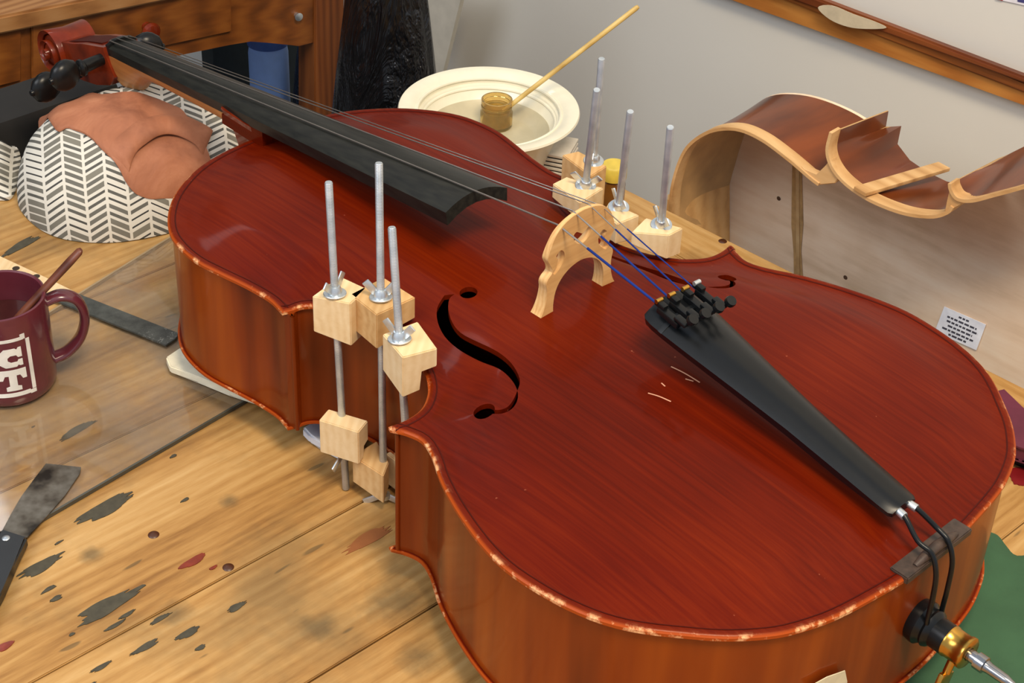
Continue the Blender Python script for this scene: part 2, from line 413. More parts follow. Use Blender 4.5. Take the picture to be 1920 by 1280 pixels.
for i, (p, a, b_) in enumerate([((198,952),50,15), ((76,1062),42,12), ((200,1137),60,17), ((145,806),34,7), ((40,460),36,7), ((272,1213),26,7),
        ((352,1187),22,8), ((190,1250),20,5), ((443,1138),17,7), ((300,1160),20,5), ((92,1104),14,4), ((105,1122),12,5), ((376,1214),10,5),
        ((216,1172),20,4), ((232,938),18,4), ((62,800),3,1), ((135,1189),6,3), ((325,855),6,3), ((347,937),8,3), ((238,1152),16,4), ((160,1290),18,5), ((110,1017),8,2)]):
    stain(p, a, b_, ST, i, .34)
stain((362,1052), 26, 8, M['redstain'], 50, .15); stain((400,1064), 8, 3, M['redstain'], 51, .2); stain((10,1211), 16, 8, M['redstain'], 52, .15)
stain((1917,892), 22, 18, plain('red_paint', srgb(120,20,24), .4), 53, .1); stain((690,1010), 44, 13, plain('brown_varnish_smear', srgb(140,84,44), .5), 54, .3, .0003)
# nail heads / screw in the bench
for p in [(288,1002), (428,1063), (30,503), (1355,452)]:
    c0 = U(p[0], p[1], ZB); bobj('nail_head', lathe_bm([(0,ZB+.0012),(.0034,ZB+.001),(.0046,ZB),(.0046,ZB-.002)], 20, Matrix.Translation((c0.x,c0.y,0))), plain('dark_knot', srgb(70,36,16), .4), bench)

# ------------------------------------------------------------------ the cello
low = [(0,0),(0,.014),(.0006,.027),(.002,.042),(.0045,.062),(.0075,.083),(.012,.104),(.0215,.130),(.032,.1475),(.046,.165),(.063,.181),(.085,.1995),(.106,.212),(.131,.2205),(.158,.2252),(.185,.2266),(.211,.2228),(.235,.2165),(.256,.2095),(.279,.2),(.301,.188),(.318,.1825),(.332,.1855),(.343,.1915)]
mid = [(.3465,.1905),(.3448,.182),(.3442,.172),(.3462,.160),(.3525,.149),(.363,.138),(.380,.1272),(.402,.1195),(.425,.117),(.449,.1182),(.471,.1228),(.489,.1292),(.502,.137),(.5085,.1455),(.5095,.154)]
upp = [(.5125,.1628),(.520,.1615),(.535,.160),(.562,.163),(.590,.1685),(.618,.1730),(.645,.1715),(.668,.1655),(.690,.153),(.711,.135),(.727,.115),(.742,.089),(.751,.062),(.755,.035),(.756,.016),(.756,0)]
lowc = [(p.x, p.y) for p in catmull([(a, b, 0) for a, b in low], 3)]
midc = [(p.x, p.y) for p in catmull([(a, b, 0) for a, b in mid], 3)]
uppc = [(p.x, p.y) for p in catmull([(a, b, 0) for a, b in upp], 3)]
half = lowc + midc + uppc
OUT = half + [(x, -y) for x, y in half[-2:0:-1]]
def inset(poly, d, closed=True):
    """offset towards the inside of a curve given counter to the interior (interior on the side of lower |y|)"""
    n = len(poly); out = []
    for i in range(n):
        a = poly[(i-1) % n] if closed or i else poly[i]; b = poly[(i+1) % n] if closed or i < n-1 else poly[i]
        tx, ty = b[0]-a[0], b[1]-a[1]; L = math.hypot(tx, ty) or 1
        out.append((poly[i][0]+ty/L*d, poly[i][1]-tx/L*d))
    return out
# interior lies to the right of travel (x up, then back along -y)
assert inside(OUT, [inset(OUT, .01)[40][0]], [inset(OUT, .01)[40][1]])[0]
# arching: membrane height over the outline
GX, GY, GS = 160, 96, .005
gx = np.arange(GX)*GS-.02; gy = (np.arange(GY)-GY//2)*GS
XX, YY = np.meshgrid(gx, gy, indexing='ij'); INS = inside(OUT, XX, YY)
phi = np.zeros_like(XX)
for it in range(2500):
    phi[1:-1,1:-1] = np.where(INS[1:-1,1:-1], .25*(phi[2:,1:-1]+phi[:-2,1:-1]+phi[1:-1,2:]+phi[1:-1,:-2])+.25, 0)
cen = phi[:, GY//2].copy()
prof = np.clip(cen/np.maximum(cen.max(), 1), 1e-4, 1)
longp = np.where((gx > 0) & (gx < .756), np.sin(PI*np.clip(gx/.756, 0, 1))**.55, 0)
rel = phi/np.maximum(cen[:, None], 3.0)
ARC = longp[:, None]*np.clip(rel, 0, 1.15)**.85
for _ in range(4):
    A2 = ARC.copy(); A2[1:-1,1:-1] = .2*(ARC[1:-1,1:-1]+ARC[2:,1:-1]+ARC[:-2,1:-1]+ARC[1:-1,2:]+ARC[1:-1,:-2]); ARC = np.where(INS, A2, 0)
def arc(x, y):
    u = np.clip((np.asarray(x)-gx[0])/GS, 0, GX-2.001); v_ = np.clip((np.asarray(y)-gy[0])/GS, 0, GY-2.001)
    i = u.astype(int); j = v_.astype(int); fu = u-i; fv = v_-j
    return (ARC[i,j]*(1-fu)*(1-fv)+ARC[i+1,j]*fu*(1-fv)+ARC[i,j+1]*(1-fu)*fv+ARC[i+1,j+1]*fu*fv)
def ss(x): x = np.clip(x, 0, 1); return x*x*(3-2*x)
def plate_z(x, y, A):
    """height over the plate's edge plane"""
    d = polydist(OUT, x, y)
    z = A*arc(x, y)*ss((d-.004)/.055)
    z += -.0020*(1-ss(d/.0022)) - .0016*np.exp(-((d-.0105)/.0045)**2)
    return z, d
ATOP, ABACK = .0235, .0345
def circ(cx, cy, r, n=18, ry=None): return [(cx+r*math.cos(2*PI*k/n), cy+(ry or r)*math.sin(2*PI*k/n)) for k in range(n)]
fl = [(.4275,.0655),(.4235,.0765),(.4130,.0850),(.3975,.0915),(.3800,.0950),(.3628,.0966),(.3462,.0975),(.3298,.0972),(.3161,.0992),(.3046,.1032),(.2958,.1090),(.2902,.1167),(.2885,.1240),(.2905,.1305),(.2960,.1345)]
fr = [(.2985,.1315),(.2945,.1285),(.2925,.1235),(.2940,.1168),(.2990,.1035+.004),(.3060,.0975),(.3155,.0915),(.3266,.0872),(.3392,.0850),(.3545,.0842),(.3708,.0842),(.3872,.0836),(.4010,.0800),(.4135,.0735),(.4210,.0660),(.4215,.0600)]
stem = [(p.x, p.y) for p in catmull([(a, b, 0) for a, b in fl], 3)] + [(p.x, p.y) for p in catmull([(a, b, 0) for a, b in fr], 3)]
FH = [stem, circ(.4145,.0515,.0072), circ(.3035,.1355,.0078)]
FH += [[(x, -y) for x, y in l] for l in FH]
def plate(name, mat, parent, zbase, A, sgn, holes, th):
    ins = [inset(OUT, d) for d in (.0009, .0022, .0045, .0075)]
    pts = []
    for l in ins: pts += l
    hs = .0068; row = 0; y = -.23
    while y < .23:
        x = -.0 + (hs/2 if row % 2 else 0)
        while x < .76: pts.append((x, y)); x += hs
        y += hs*.866; row += 1
    pa = np.array(pts); dd = polydist(OUT, pa[:,0], pa[:,1]); ok = inside(OUT, pa[:,0], pa[:,1])
    nr = len(ins)*len(OUT); thr = np.where(np.arange(len(pa)) < nr, .0006, .0095)
    ok &= dd > thr
    for h in holes: ok &= polydist(h, pa[:,0], pa[:,1]) > .0012
    pts = [tuple(p) for p in pa[ok]]
    vs, fs = cdt(OUT, holes, pts)
    va = np.array(vs); z, d = plate_z(va[:,0], va[:,1], A)
    n = len(vs)
    zt = zbase+sgn*z
    zb = np.where(d < .0016, zbase-sgn*th, zbase+sgn*(z-th)); zb = np.where(sgn*(zb-zbase) < -th, zbase-sgn*th, zb)
    lut = {}
    V, F = shell(list(range(n)), fs, None, None) if False else (None, None)
    V = [(va[i,0], va[i,1], zt[i]) for i in range(n)]+[(va[i,0], va[i,1], zb[i]) for i in range(n)]
    F = []; cnt = {}
    for f in fs:
        F.append(f); F.append(tuple(i+n for i in f[::-1]))
        for i in range(len(f)):
            e = (f[i], f[(i+1) % len(f)]); cnt.setdefault((min(e), max(e)), []).append(e)
    for k, es in cnt.items():
        if len(es) == 1: a, b = es[0]; F.append((b, a, a+n, b+n))
    o = mobj(name, V, F, mat, parent, True, 50)
    at = o.data.attributes.new('wear', 'FLOAT', 'POINT')
    wv_ = 1-ss((d-.0004)/.0022); at.data.foreach_set('value', np.concatenate([wv_, np.where(d < .0016, 1., 0)]).astype(np.float32))
    return o
cello = thing('cello', (.756, 0, ZB), 'red-brown varnished cello lying on its back across the workbench', 'cello')
top = plate('top_plate', M['top'], cello, H, ATOP, 1, FH, .0045)
back = plate('back_plate', M['top'], cello, 0.0, ABACK, -1, [], .0042)
# cut edge of the f-holes
def ribbon(pts2, w_, zf, name, mat, parent, closed=True, lift=.00025):
    n = len(pts2); a = inset(pts2, w_/2, closed); b = inset(pts2, -w_/2, closed)
    V = [(p[0], p[1], zf(*p)+lift) for p in a]+[(p[0], p[1], zf(*p)+lift) for p in b]
    F = [(i, (i+1) % n, (i+1) % n+n, i+n) for i in range(n if closed else n-1)]
    V += [(x, y, z-.0006) for x, y, z in V]; N2 = 2*n
    F += [tuple(i+N2 for i in f[::-1]) for f in F[:]]
    F += [(i, i+N2, (i+1) % n+N2, (i+1) % n) for i in range(n if closed else n-1)]
    F += [(i+n, (i+1) % n+n, (i+1) % n+n+N2, i+n+N2) for i in range(n if closed else n-1)]
    return mobj(name, V, F, mat, parent)
ztop1 = lambda x, y: float(H+plate_z(np.array([x]), np.array([y]), ATOP)[0][0])
def zt_many(pts): a = np.array(pts); return H+plate_z(a[:,0], a[:,1], ATOP)[0]
pf = inset(OUT, .0066); zz = zt_many(pf)
ribbon(pf, .0011, lambda x, y: ztop1(x, y), 'purfling', M['purfling'], cello)

# ribs: six bent strips meeting at the corners
def strip(name, pts, z0, z1, th, mat, parent):
    a = pts; b = inset(pts, th, False); n = len(pts)
    V = [(x, y, z0) for x, y in a]+[(x, y, z1) for x, y in a]+[(x, y, z0) for x, y in b]+[(x, y, z1) for x, y in b]; F = []
    for i in range(n-1):
        F += [(i, i+1, n+i+1, n+i), (2*n+i, 3*n+i, 3*n+i+1, 2*n+i+1), (i, 2*n+i, 2*n+i+1, i+1), (n+i, n+i+1, 3*n+i+1, 3*n+i)]
    F += [(0, n, 3*n, 2*n), (n-1, 3*n-1, 4*n-1, 2*n-1)]
    return mobj(name, V, F, mat, parent)
RI = .0032
def trim_(pts): return inset(pts, RI, False)
zr0, zr1 = .0040, H-.0044
L_ = trim_(lowc); L_[0] = (RI, 0); M_ = trim_(midc); U_ = trim_(uppc); U_[-1] = (.756-RI, 0)
cl = (.3405, .1868); cu = (.5065, .1572)
L_ = [p for p in L_ if p[0] < .337] + [cl]; M_ = [cl]+[p for p in M_ if .349 < p[0] < .503 or p[1] < .178 and p[0] < .45 or p[1] < .150 and p[0] > .45]+[cu]; U_ = [cu]+[p for p in U_ if p[0] > .514]
for s in (1, -1):
    for seg_ in (L_, M_, U_):
        pts = seg_ if s == 1 else [(x, -y) for x, y in seg_[::-1]]
        strip('rib', pts, zr0, zr1, .0018, M['rib'], cello)
    # corner edging where two ribs meet
    for (cx, cy) in (cl, cu):
        bobj('corner_joint', tube_bm([(cx, s*cy, zr0), (cx, s*cy, zr1)], .0019, 10, False), M['rib'], cello)
# saddle at the tail end
sd = [(0.0125,.033),(.0125,-.040),(-.0012,-.040),(-.0012,.033)]
sadd = bobj('saddle', join_bm(prism_bm([(.0135,.034),(.0135,-.041),(-.0015,-.041),(-.0015,.034)], H-.0046, H+.0012, .0008),
     tube_bm([(.003,.020,H+.001),(.003,.010,H+.0030),(.003,-.004,H+.0040),(.003,-.018,H+.0030),(.003,-.028,H+.001)], [.002,.0035,.004,.0035,.002], 12)), plain('chipped_ebony', srgb(58,44,36), .5, var=.5, vs=120), cello)
tag(sadd, 'chipped black ebony saddle')

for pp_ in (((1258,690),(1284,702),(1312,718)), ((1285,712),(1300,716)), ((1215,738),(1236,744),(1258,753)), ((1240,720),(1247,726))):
    q_ = [tuple(U(x, y, H+.02))[:2] for x, y in pp_]; ribbon([tuple(p[:2]) for p in catmull([a+(0,) for a in q_], 5)], .0009, ztop1, 'scratch_glint', plain('pale_glint', srgb(206,150,120), .4), cello, False)  # reflective scratches, their glint put into the pale ribbon colour
# bridge
BX, BY = .355, -.0065
bh = [(0,.230),(.012,.2285),(.022,.2245),(.029,.2185),(.0335,.210),(.0365,.2005),(.0355,.196),(.0322,.1905),(.031,.185),(.0352,.1808),(.0368,.1765),(.0355,.169),(.0365,.158),(.0405,.1475),(.0475,.1405),(.0478,.1375)]
bi = [(.0238,.1375),(.0236,.1400),(.0268,.1440),(.0280,.1540),(.0262,.166),(.0210,.1748),(.0130,.1808),(.005,.1834),(0,.184)]
bh_s = [(p.x, p.y) for p in catmull([(a, b, 0) for a, b in bh[:-1]], 3)]+[bh[-1]]
bi_s = bi[:1]+[(p.x, p.y) for p in catmull([(a, b, 0) for a, b in bi[1:]], 3)]
hp = bh_s+bi_s
foot = lambda y, z: z
bout = hp[:-1]+[(-a, b) for a, b in hp[::-1]][0:-1]
kid = [((p.x-.0245)*1.3+.0245, (p.y-.193)*1.12+.193) for p in catmull([(.0270,.1985,0),(.0235,.2015,0),(.0205,.1985,0),(.0200,.1930,0),(.0225,.1880,0),(.0270,.1835,0),(.0290,.1860,0),(.0262,.1905,0),(.0255,.1950,0)], 3, True)]
heart = [(p.x, p.y) for p in catmull([(0,.2085,0),(.0035,.2105,0),(.0070,.2125,0),(.0098,.2105,0),(.0092,.2060,0),(.0055,.2015,0),(0,.1992,0),(-.0055,.2015,0),(-.0092,.2060,0),(-.0098,.2105,0),(-.0070,.2125,0),(-.0035,.2105,0)], 3, True)]
bholes = [kid, [(-a, b) for a, b in kid], heart]
xs_ = [(random.uniform(-.04,.04), random.uniform(.14,.23)) for _ in range(300)]
xa = np.array(xs_); ok = inside(bout, xa[:,0], xa[:,1]) & (polydist(bout, xa[:,0], xa[:,1]) > .0012)
for h in bholes: ok &= ~inside(h, xa[:,0], xa[:,1]) & (polydist(h, xa[:,0], xa[:,1]) > .001)
vs, fs = cdt(bout, bholes, [tuple(p) for p in xa[ok]])
def bth(z): return .0125-(z-.1375)/.0925*.0088
def bz(y, z):
    if z < .1382: return ztop1(BX, BY+y)-.0006
    return z
fr_ = lambda y, z: (BX-.0055, BY+y, bz(y, z)); bk_ = lambda y, z: (BX-.0055+bth(z), BY+y, bz(y, z))
V, F = shell(vs, fs, fr_, bk_)
tag(mobj('bridge', V, F, M['bridge'], cello, True, 30), 'pale maple bridge standing on two feet')
bobj('bridge_shim', slab3([U(1146,540,.137),U(1170,539,.137),U(1171,543,.137),U(1148,545,.137)], (0,0,.002)), plain('yellow_tape', srgb(180,170,80), .6), cello)

# fingerboard (arched section, lofted from nut to end)
N0 = Vector((1.035, -.018, .104)); N1 = Vector((.452, .0105, .1970))
ax = (N1-N0).normalized(); side = ax.cross(Vector((0,0,1))).normalized()  # points +/-y
if side.y < 0: side = -side
upv = side.cross(ax); upv = upv if upv.z > 0 else -upv
def fb_sec(t, hw, crown, thick, hollow):
    c0 = N0.lerp(N1, t); pts = []
    for k in range(11):
        a = -1+2*k/10; pts.append(c0+side*(a*hw)+upv*(crown*(1-a*a)))
    for k in range(7):
        a = 1-2*k/6; pts.append(c0+side*(a*hw*.97)-upv*(thick-hollow*(1-a*a)))
    return pts
def loft(secs):
    bm = bmesh.new(); R_ = [[bm.verts.new(p) for p in s] for s in secs]; n = len(R_[0])
    for a, b in zip(R_[:-1], R_[1:]):
        for k in range(n): bm.faces.new((a[k], a[(k+1) % n], b[(k+1) % n], b[k]))
    bm.faces.new(R_[0][::-1]); bm.faces.new(R_[-1]); return bm
secs = []
for i in range(15):
    t = i/14; secs.append(fb_sec(t, .0165+.0155*t, .0045+.0040*t, .0085+.003*t, .0 if t < .48 else .010*min(1, (t-.48)/.1)))
bobj('fingerboard', loft(secs), M['board'], cello, True, 28)
def nutpt(u, hgt): return N0+side*u-ax*.003+upv*hgt
bobj('nut', loft([[N0-ax*o+side*(a*.0165)+upv*(h_) for a, h_ in ((-1,-.008),(-1,.003),(-.5,.0065),(0,.0078),(.5,.0065),(1,.003),(1,-.008))] for o in (0, .006)]), M['ebony'], cello)
# neck and heel
def nk_sec(t, hw, depth, dx=0):
    c0 = N0.lerp(N1, t)-upv*.0085; pts = []
    for k in range(13):
        a = PI*k/12; pts.append(c0+side*(math.cos(a)*hw)-upv*(math.sin(a)*depth))
    return pts
ns = [nk_sec(-.005,.0165,.040), nk_sec(.02,.0165,.040), nk_sec(.055,.0160,.034), nk_sec(.085,.0158,.020), nk_sec(.115,.0162,.0165), nk_sec(.16,.0165,.0165), nk_sec(.25,.0178,.018), nk_sec(.36,.019,.021), nk_sec(.42,.020,.030), nk_sec(.455,.0205,.050)]
bobj('neck', loft(ns), M['neckwood'], cello, True, 50)
hl = []
for z, x0, hw in ((.1385,.806,.0225),(.12,.789,.0205),(.09,.778,.0185),(.05,.772,.017),(.003,.770,.0165)):
    hl.append([Vector((.752,-hw-.003,z)),Vector((.752,hw-.003,z)),Vector((x0-.006,hw-.003,z)),Vector((x0,hw-.009,z)),Vector((x0,-hw+.003,z)),Vector((x0-.006,-hw-.003,z))])
bobj('neck_heel', loft(hl), M['scroll'], cello, True, 30)
wedge = [Vector((.735,-.022,H-.002)),Vector((.80,-.022,H-.002)),Vector((.80,.019,H-.002)),Vector((.735,.019,H-.002))]
wd = bmesh.new(); A_ = [wd.verts.new(p) for p in wedge]; B_ = [wd.verts.new(Vector((p.x, p.y, (N0+(N1-N0)*((1.035-p.x)/.583)).z-.0085))) for p in wedge]
wd.faces.new(A_[::-1]); wd.faces.new(B_)
for i in range(4): wd.faces.new((A_[i], A_[(i+1) % 4], B_[(i+1) % 4], B_[i]))
bobj('neck_root', wd, M['top'], cello, False)
# pegbox, scroll
P0 = N0+Vector((.004,0,-.003)); SC = Vector((1.163, -.023, .051)); pd = (SC-P0).normalized(); pu = side.cross(pd); pu = pu if pu.z > 0 else -pu
def pb_sec(t, hw, up_, dn):
    c0 = P0.lerp(SC, t); return [c0+side*hw+pu*up_, c0+side*hw*1.04, c0+side*hw*.86-pu*dn, c0-side*hw*.86-pu*dn, c0-side*hw*1.04, c0-side*hw+pu*up_]
pbm = loft([pb_sec(0,.0195,.0035,.030), pb_sec(.1,.0205,.005,.038), pb_sec(.35,.0205,.008,.038), pb_sec(.6,.019,.008,.034), pb_sec(.85,.0165,.010,.028)])
# open the peg slot
bobj('pegbox', pbm, M['scroll'], cello, True, 35)
bobj('peg_slot', loft([[P0.lerp(SC, t)+side*s_*.0125+pu*h_ for s_, h_ in ((-1,.0082+e),(1,.0082+e),(1,.004),(-1,.004))] for t, e in ((.12,-.0015),(.35,.0008),(.74,.0010))]), M['purfling'], cello)
# scroll: a spiral volute, wider towards the eye
def volute(s_):
    bm = bmesh.new()
    return bm
turns = 2.35; sp = []
N = 90
for i in range(N+1):
    t = i/N; a = -PI*.62 + t*turns*2*PI; r = .0275*(1-t)**.85+.0036
    sp.append((a, r, t))
bm = bmesh.new(); R_ = []
fw = -pd  # towards the neck
def sppt(a, r, w_): return SC + pd*(-math.cos(a)*r) + pu*(math.sin(a)*r) + side*w_
for (a, r, t) in sp:
    rin = max(.001, r-.0060*(1-t*.5)); wd_ = .0225+.0085*t**1.0
    q = [sppt(a, r, wd_-.001), sppt(a, r-.0005, wd_), sppt(a, (r+rin)/2+.001, wd_-.0012), sppt(a, rin, wd_-.0035), sppt(a, rin, -wd_+.0035), sppt(a, (r+rin)/2+.001, -wd_+.0012), sppt(a, r-.0005, -wd_), sppt(a, r, -wd_+.001), sppt(a, r-.0022, 0)]
    R_.append([bm.verts.new(p) for p in q])
for a, b in zip(R_[:-1], R_[1:]):
    for k in range(9): bm.faces.new((a[k], a[(k+1) % 9], b[(k+1) % 9], b[k]))
bm.faces.new(R_[0][::-1]); bm.faces.new(R_[-1])
core = lathe_bm([(0,-.029),(.0045,-.029),(.006,-.024),(.008,-.024),(.0185,-.019),(.0185,.019),(.008,.024),(.006,.024),(.0045,.029),(0,.029)], 24, aim(SC, side))
bobj('scroll', join_bm(bm, core), M['scroll'], cello, True, 40)
# pegs: near pair and far pair
def peg(base, head):
    d = (head-base); L = d.length; Mx = aim(base, d)
    pg = bobj('peg', lathe_bm([(0,-.012),(.0055,-.012),(.0062,0),(.0070,L-.024),(.0092,L-.022),(.0092,L-.019),(.0058,L-.016),(.0054,L-.010)], 20, Mx), M['ebony'], cello)
    hm = lathe_bm([(0,-.017),(.006,-.0165),(.0125,-.0125),(.0165,-.005),(.0172,0),(.0165,.005),(.0125,.0125),(.006,.0165),(0,.017)], 26)
    hm.transform(Matrix.Diagonal((1,.62,1,1))); 
    zax = d.normalized(); yax = pd.cross(zax).normalized(); yax = (Vector((0,0,1))*.35+pd*.94); yax = (yax-zax*yax.dot(zax)).normalized(); xax = yax.cross(zax)
    Rm = Matrix((xax, yax, zax)).transposed().to_4x4()
    hm.transform(Matrix.Translation(head) @ Rm)
    bobj('peg_head', hm, M['ebony'], pg)
    bobj('peg_button', lathe_bm([(0,.0195),(.003,.019),(.004,.016),(.004,.012)], 14, Matrix.Translation(head) @ Rm), M['ebony'], pg)
for (x, y) in ((122,141), (86,163)):
    hd = UP(x, y, (1, .048, 0), (0,1,0)); peg(Vector((hd.x+.004, -.002, hd.z+.003)), hd)
hd = UP(276, 88, (1.070,0,0), (1,0,0)); peg(Vector((1.080, -.040, hd.z+.004)), hd)

# tailpiece
T0 = Vector((.030, .0015, .1490)); T1 = Vector((.264, -.0125, .1855)); td = (T1-T0).normalized(); ts = td.cross(Vector((0,0,1))).normalized(); ts = ts if ts.y > 0 else -ts; tu = ts.cross(td); tu = tu if tu.z > 0 else -tu
def tp_sec(t, hw, crown, th):
    c0 = T0.lerp(T1, t); pts = [c0+ts*(a*hw)+tu*(crown*(1-abs(a)**2.2)) for a in np.linspace(-1, 1, 13)]
    return pts+[c0+ts*(a*hw*.9)-tu*th for a in np.linspace(1, -1, 5)]
TW = [(0,.0120),(.012,.0140),(.05,.0146),(.2,.0156),(.4,.0172),(.6,.0208),(.8,.0250),(.9,.0268),(.955,.0272),(.985,.0262),(1.0,.0235)]
bobj('tailpiece', loft([tp_sec(t, hw, .0045+.0055*t, .004+.003*min(1, t*6)) for t, hw in TW]), M['plastic'], cello, True, 35)
bobj('tailpiece_fret', loft([tp_sec(t, hw, .0112, .001) for t, hw in ((.905,.0272),(.915,.0274),(.922,.0272))]), M['plastic'], cello)
# tailgut cords over the saddle to the endpin
for s_, px_a, px_b in ((1, (1700,968), (1746,1060)), (-1, (1731,953), (1790,1000))):
    a = T0+ts*(.0055*s_)+td*.004-tu*.0005
    sx = UP(*px_b, (-.006,0,0), (1,0,0))
    pts = catmull([a, a-td*.010+Vector((0,.001*s_,.0008)), Vector((.010, .0085*s_+.002-.004*(s_ < 0), .1375)), Vector((-.001, .0095*s_-.001, .1325)), Vector((-.0075, .0095*s_-.001, .118)), Vector((-.0095, .0090*s_, .095)), Vector((-.0095, .0088*s_, .075)), Vector((-.0115, .0075*s_, .060))], 6)
    bobj('tailgut', tube_bm(pts, .0019, 10), M['plastic'], cello)
    bobj('tailgut_sleeve', tube_bm([a-td*.001, a-td*.010+Vector((0,.001*s_,.0005))], .0030, 10), M['steel'], cello)
# endpin socket
EP = Vector((0, 0, .064)); ed = Vector((-1, .02, -.015)).normalized()
sock = bobj('endpin_socket', lathe_bm([(0,-.004),(.0155,-.004),(.0165,.001),(.0165,.004),(.0145,.006),(.0135,.008),(.0145,.010),(.0135,.012),(.0115,.014),(.0115,.026),(0,.026)], 32, aim(EP, ed)), M['plastic'], cello)
tag(sock, 'black ribbed endpin socket')
col_ = bobj('endpin_collar', lathe_bm([(.005,.023),(.0105,.023),(.0118,.0245),(.0118,.026),(.0112,.027),(.0112,.036),(.0122,.0375),(.0122,.040),(.0108,.041),(.005,.041)], 32, aim(EP, ed), True), M['brass'], cello); tag(col_, 'brass collar ring')
sc0 = EP+ed*.032; dn = Vector((.0,.35,-.9)).normalized()
bobj('thumb_screw', join_bm(tube_bm([sc0+dn*.010, sc0+dn*.021], .003, 12), box_bm(sc0+dn*.026, (.0045,.016,.011), aim(sc0, dn).to_3x3(), .0015)), M['brass'], cello)
bobj('endpin', lathe_bm([(0,.02),(.0046,.02),(.0046,.047),(.0062,.0472),(.0062,.0540),(.0046,.0545),(.0040,.058),(.0038,.070),(.0016,.080),(0,.082)], 20, aim(EP, ed)), M['chrome'], cello)
# strings
SU = [(.0228,.2222), (.0080,.2292), (-.0085,.2292), (-.0228,.2222)]
for i, (u, zc) in enumerate(SU):
    bt = Vector((BX-.001, BY+u, zc+.0006)); nt = N0-ax*.004+side*(.0112*(u/.0228))+upv*(.0062+.0018*(1-abs(u)/.0228))
    r_ = (.00085, .0007, .00055, .00045)[i]
    tl = T1-td*.012+ts*(u*.80)+tu*.0125
    mid_ = bt.lerp(tl, .28)
    pg0 = P0.lerp(SC, .22+.1*i)+pu*.003
    bobj('string', tube_bm([pg0, nt, bt], r_, 8), M['string'], cello)
    bobj('string', tube_bm([bt, mid_], r_, 8), M['string'], cello)
    bl = bobj('string', tube_bm([mid_, tl], r_*1.2, 8), M['blue'], cello); tag(bl, 'blue silk-wound string end')
    # fine tuner: lever body, arm, screw with knurled head
    c0 = T1-td*.020+ts*(u*.86)+tu*.0115; Rt = Matrix((td, ts, tu)).transposed()
    ft = bobj('fine_tuner', join_bm(box_bm(c0, (.022,.0062,.0055), Rt, .001), box_bm(c0+td*.010+tu*.004, (.010,.0050,.0045), Rt, .001), box_bm(c0-td*.012+tu*.005, (.012,.0060,.0030), Rt, .001)), M['plastic'], cello)
    bobj('tuner_screw', lathe_bm([(0,.0),(.0012,.0),(.0012,.009),(.0042,.0095),(.0045,.0115),(.0040,.0135),(0,.0138)], 16, aim(c0-td*.016+tu*.003, tu*.85-td*.4)), M['plastic'], ft)
    bobj('string_end', tube_bm([c0+td*.013-ts*.003+tu*.006, c0+td*.013+ts*.003+tu*.006], .0019, 10), M['brass'] if i < 3 else M['steel'], ft)
#@@REST
OUTS = 1
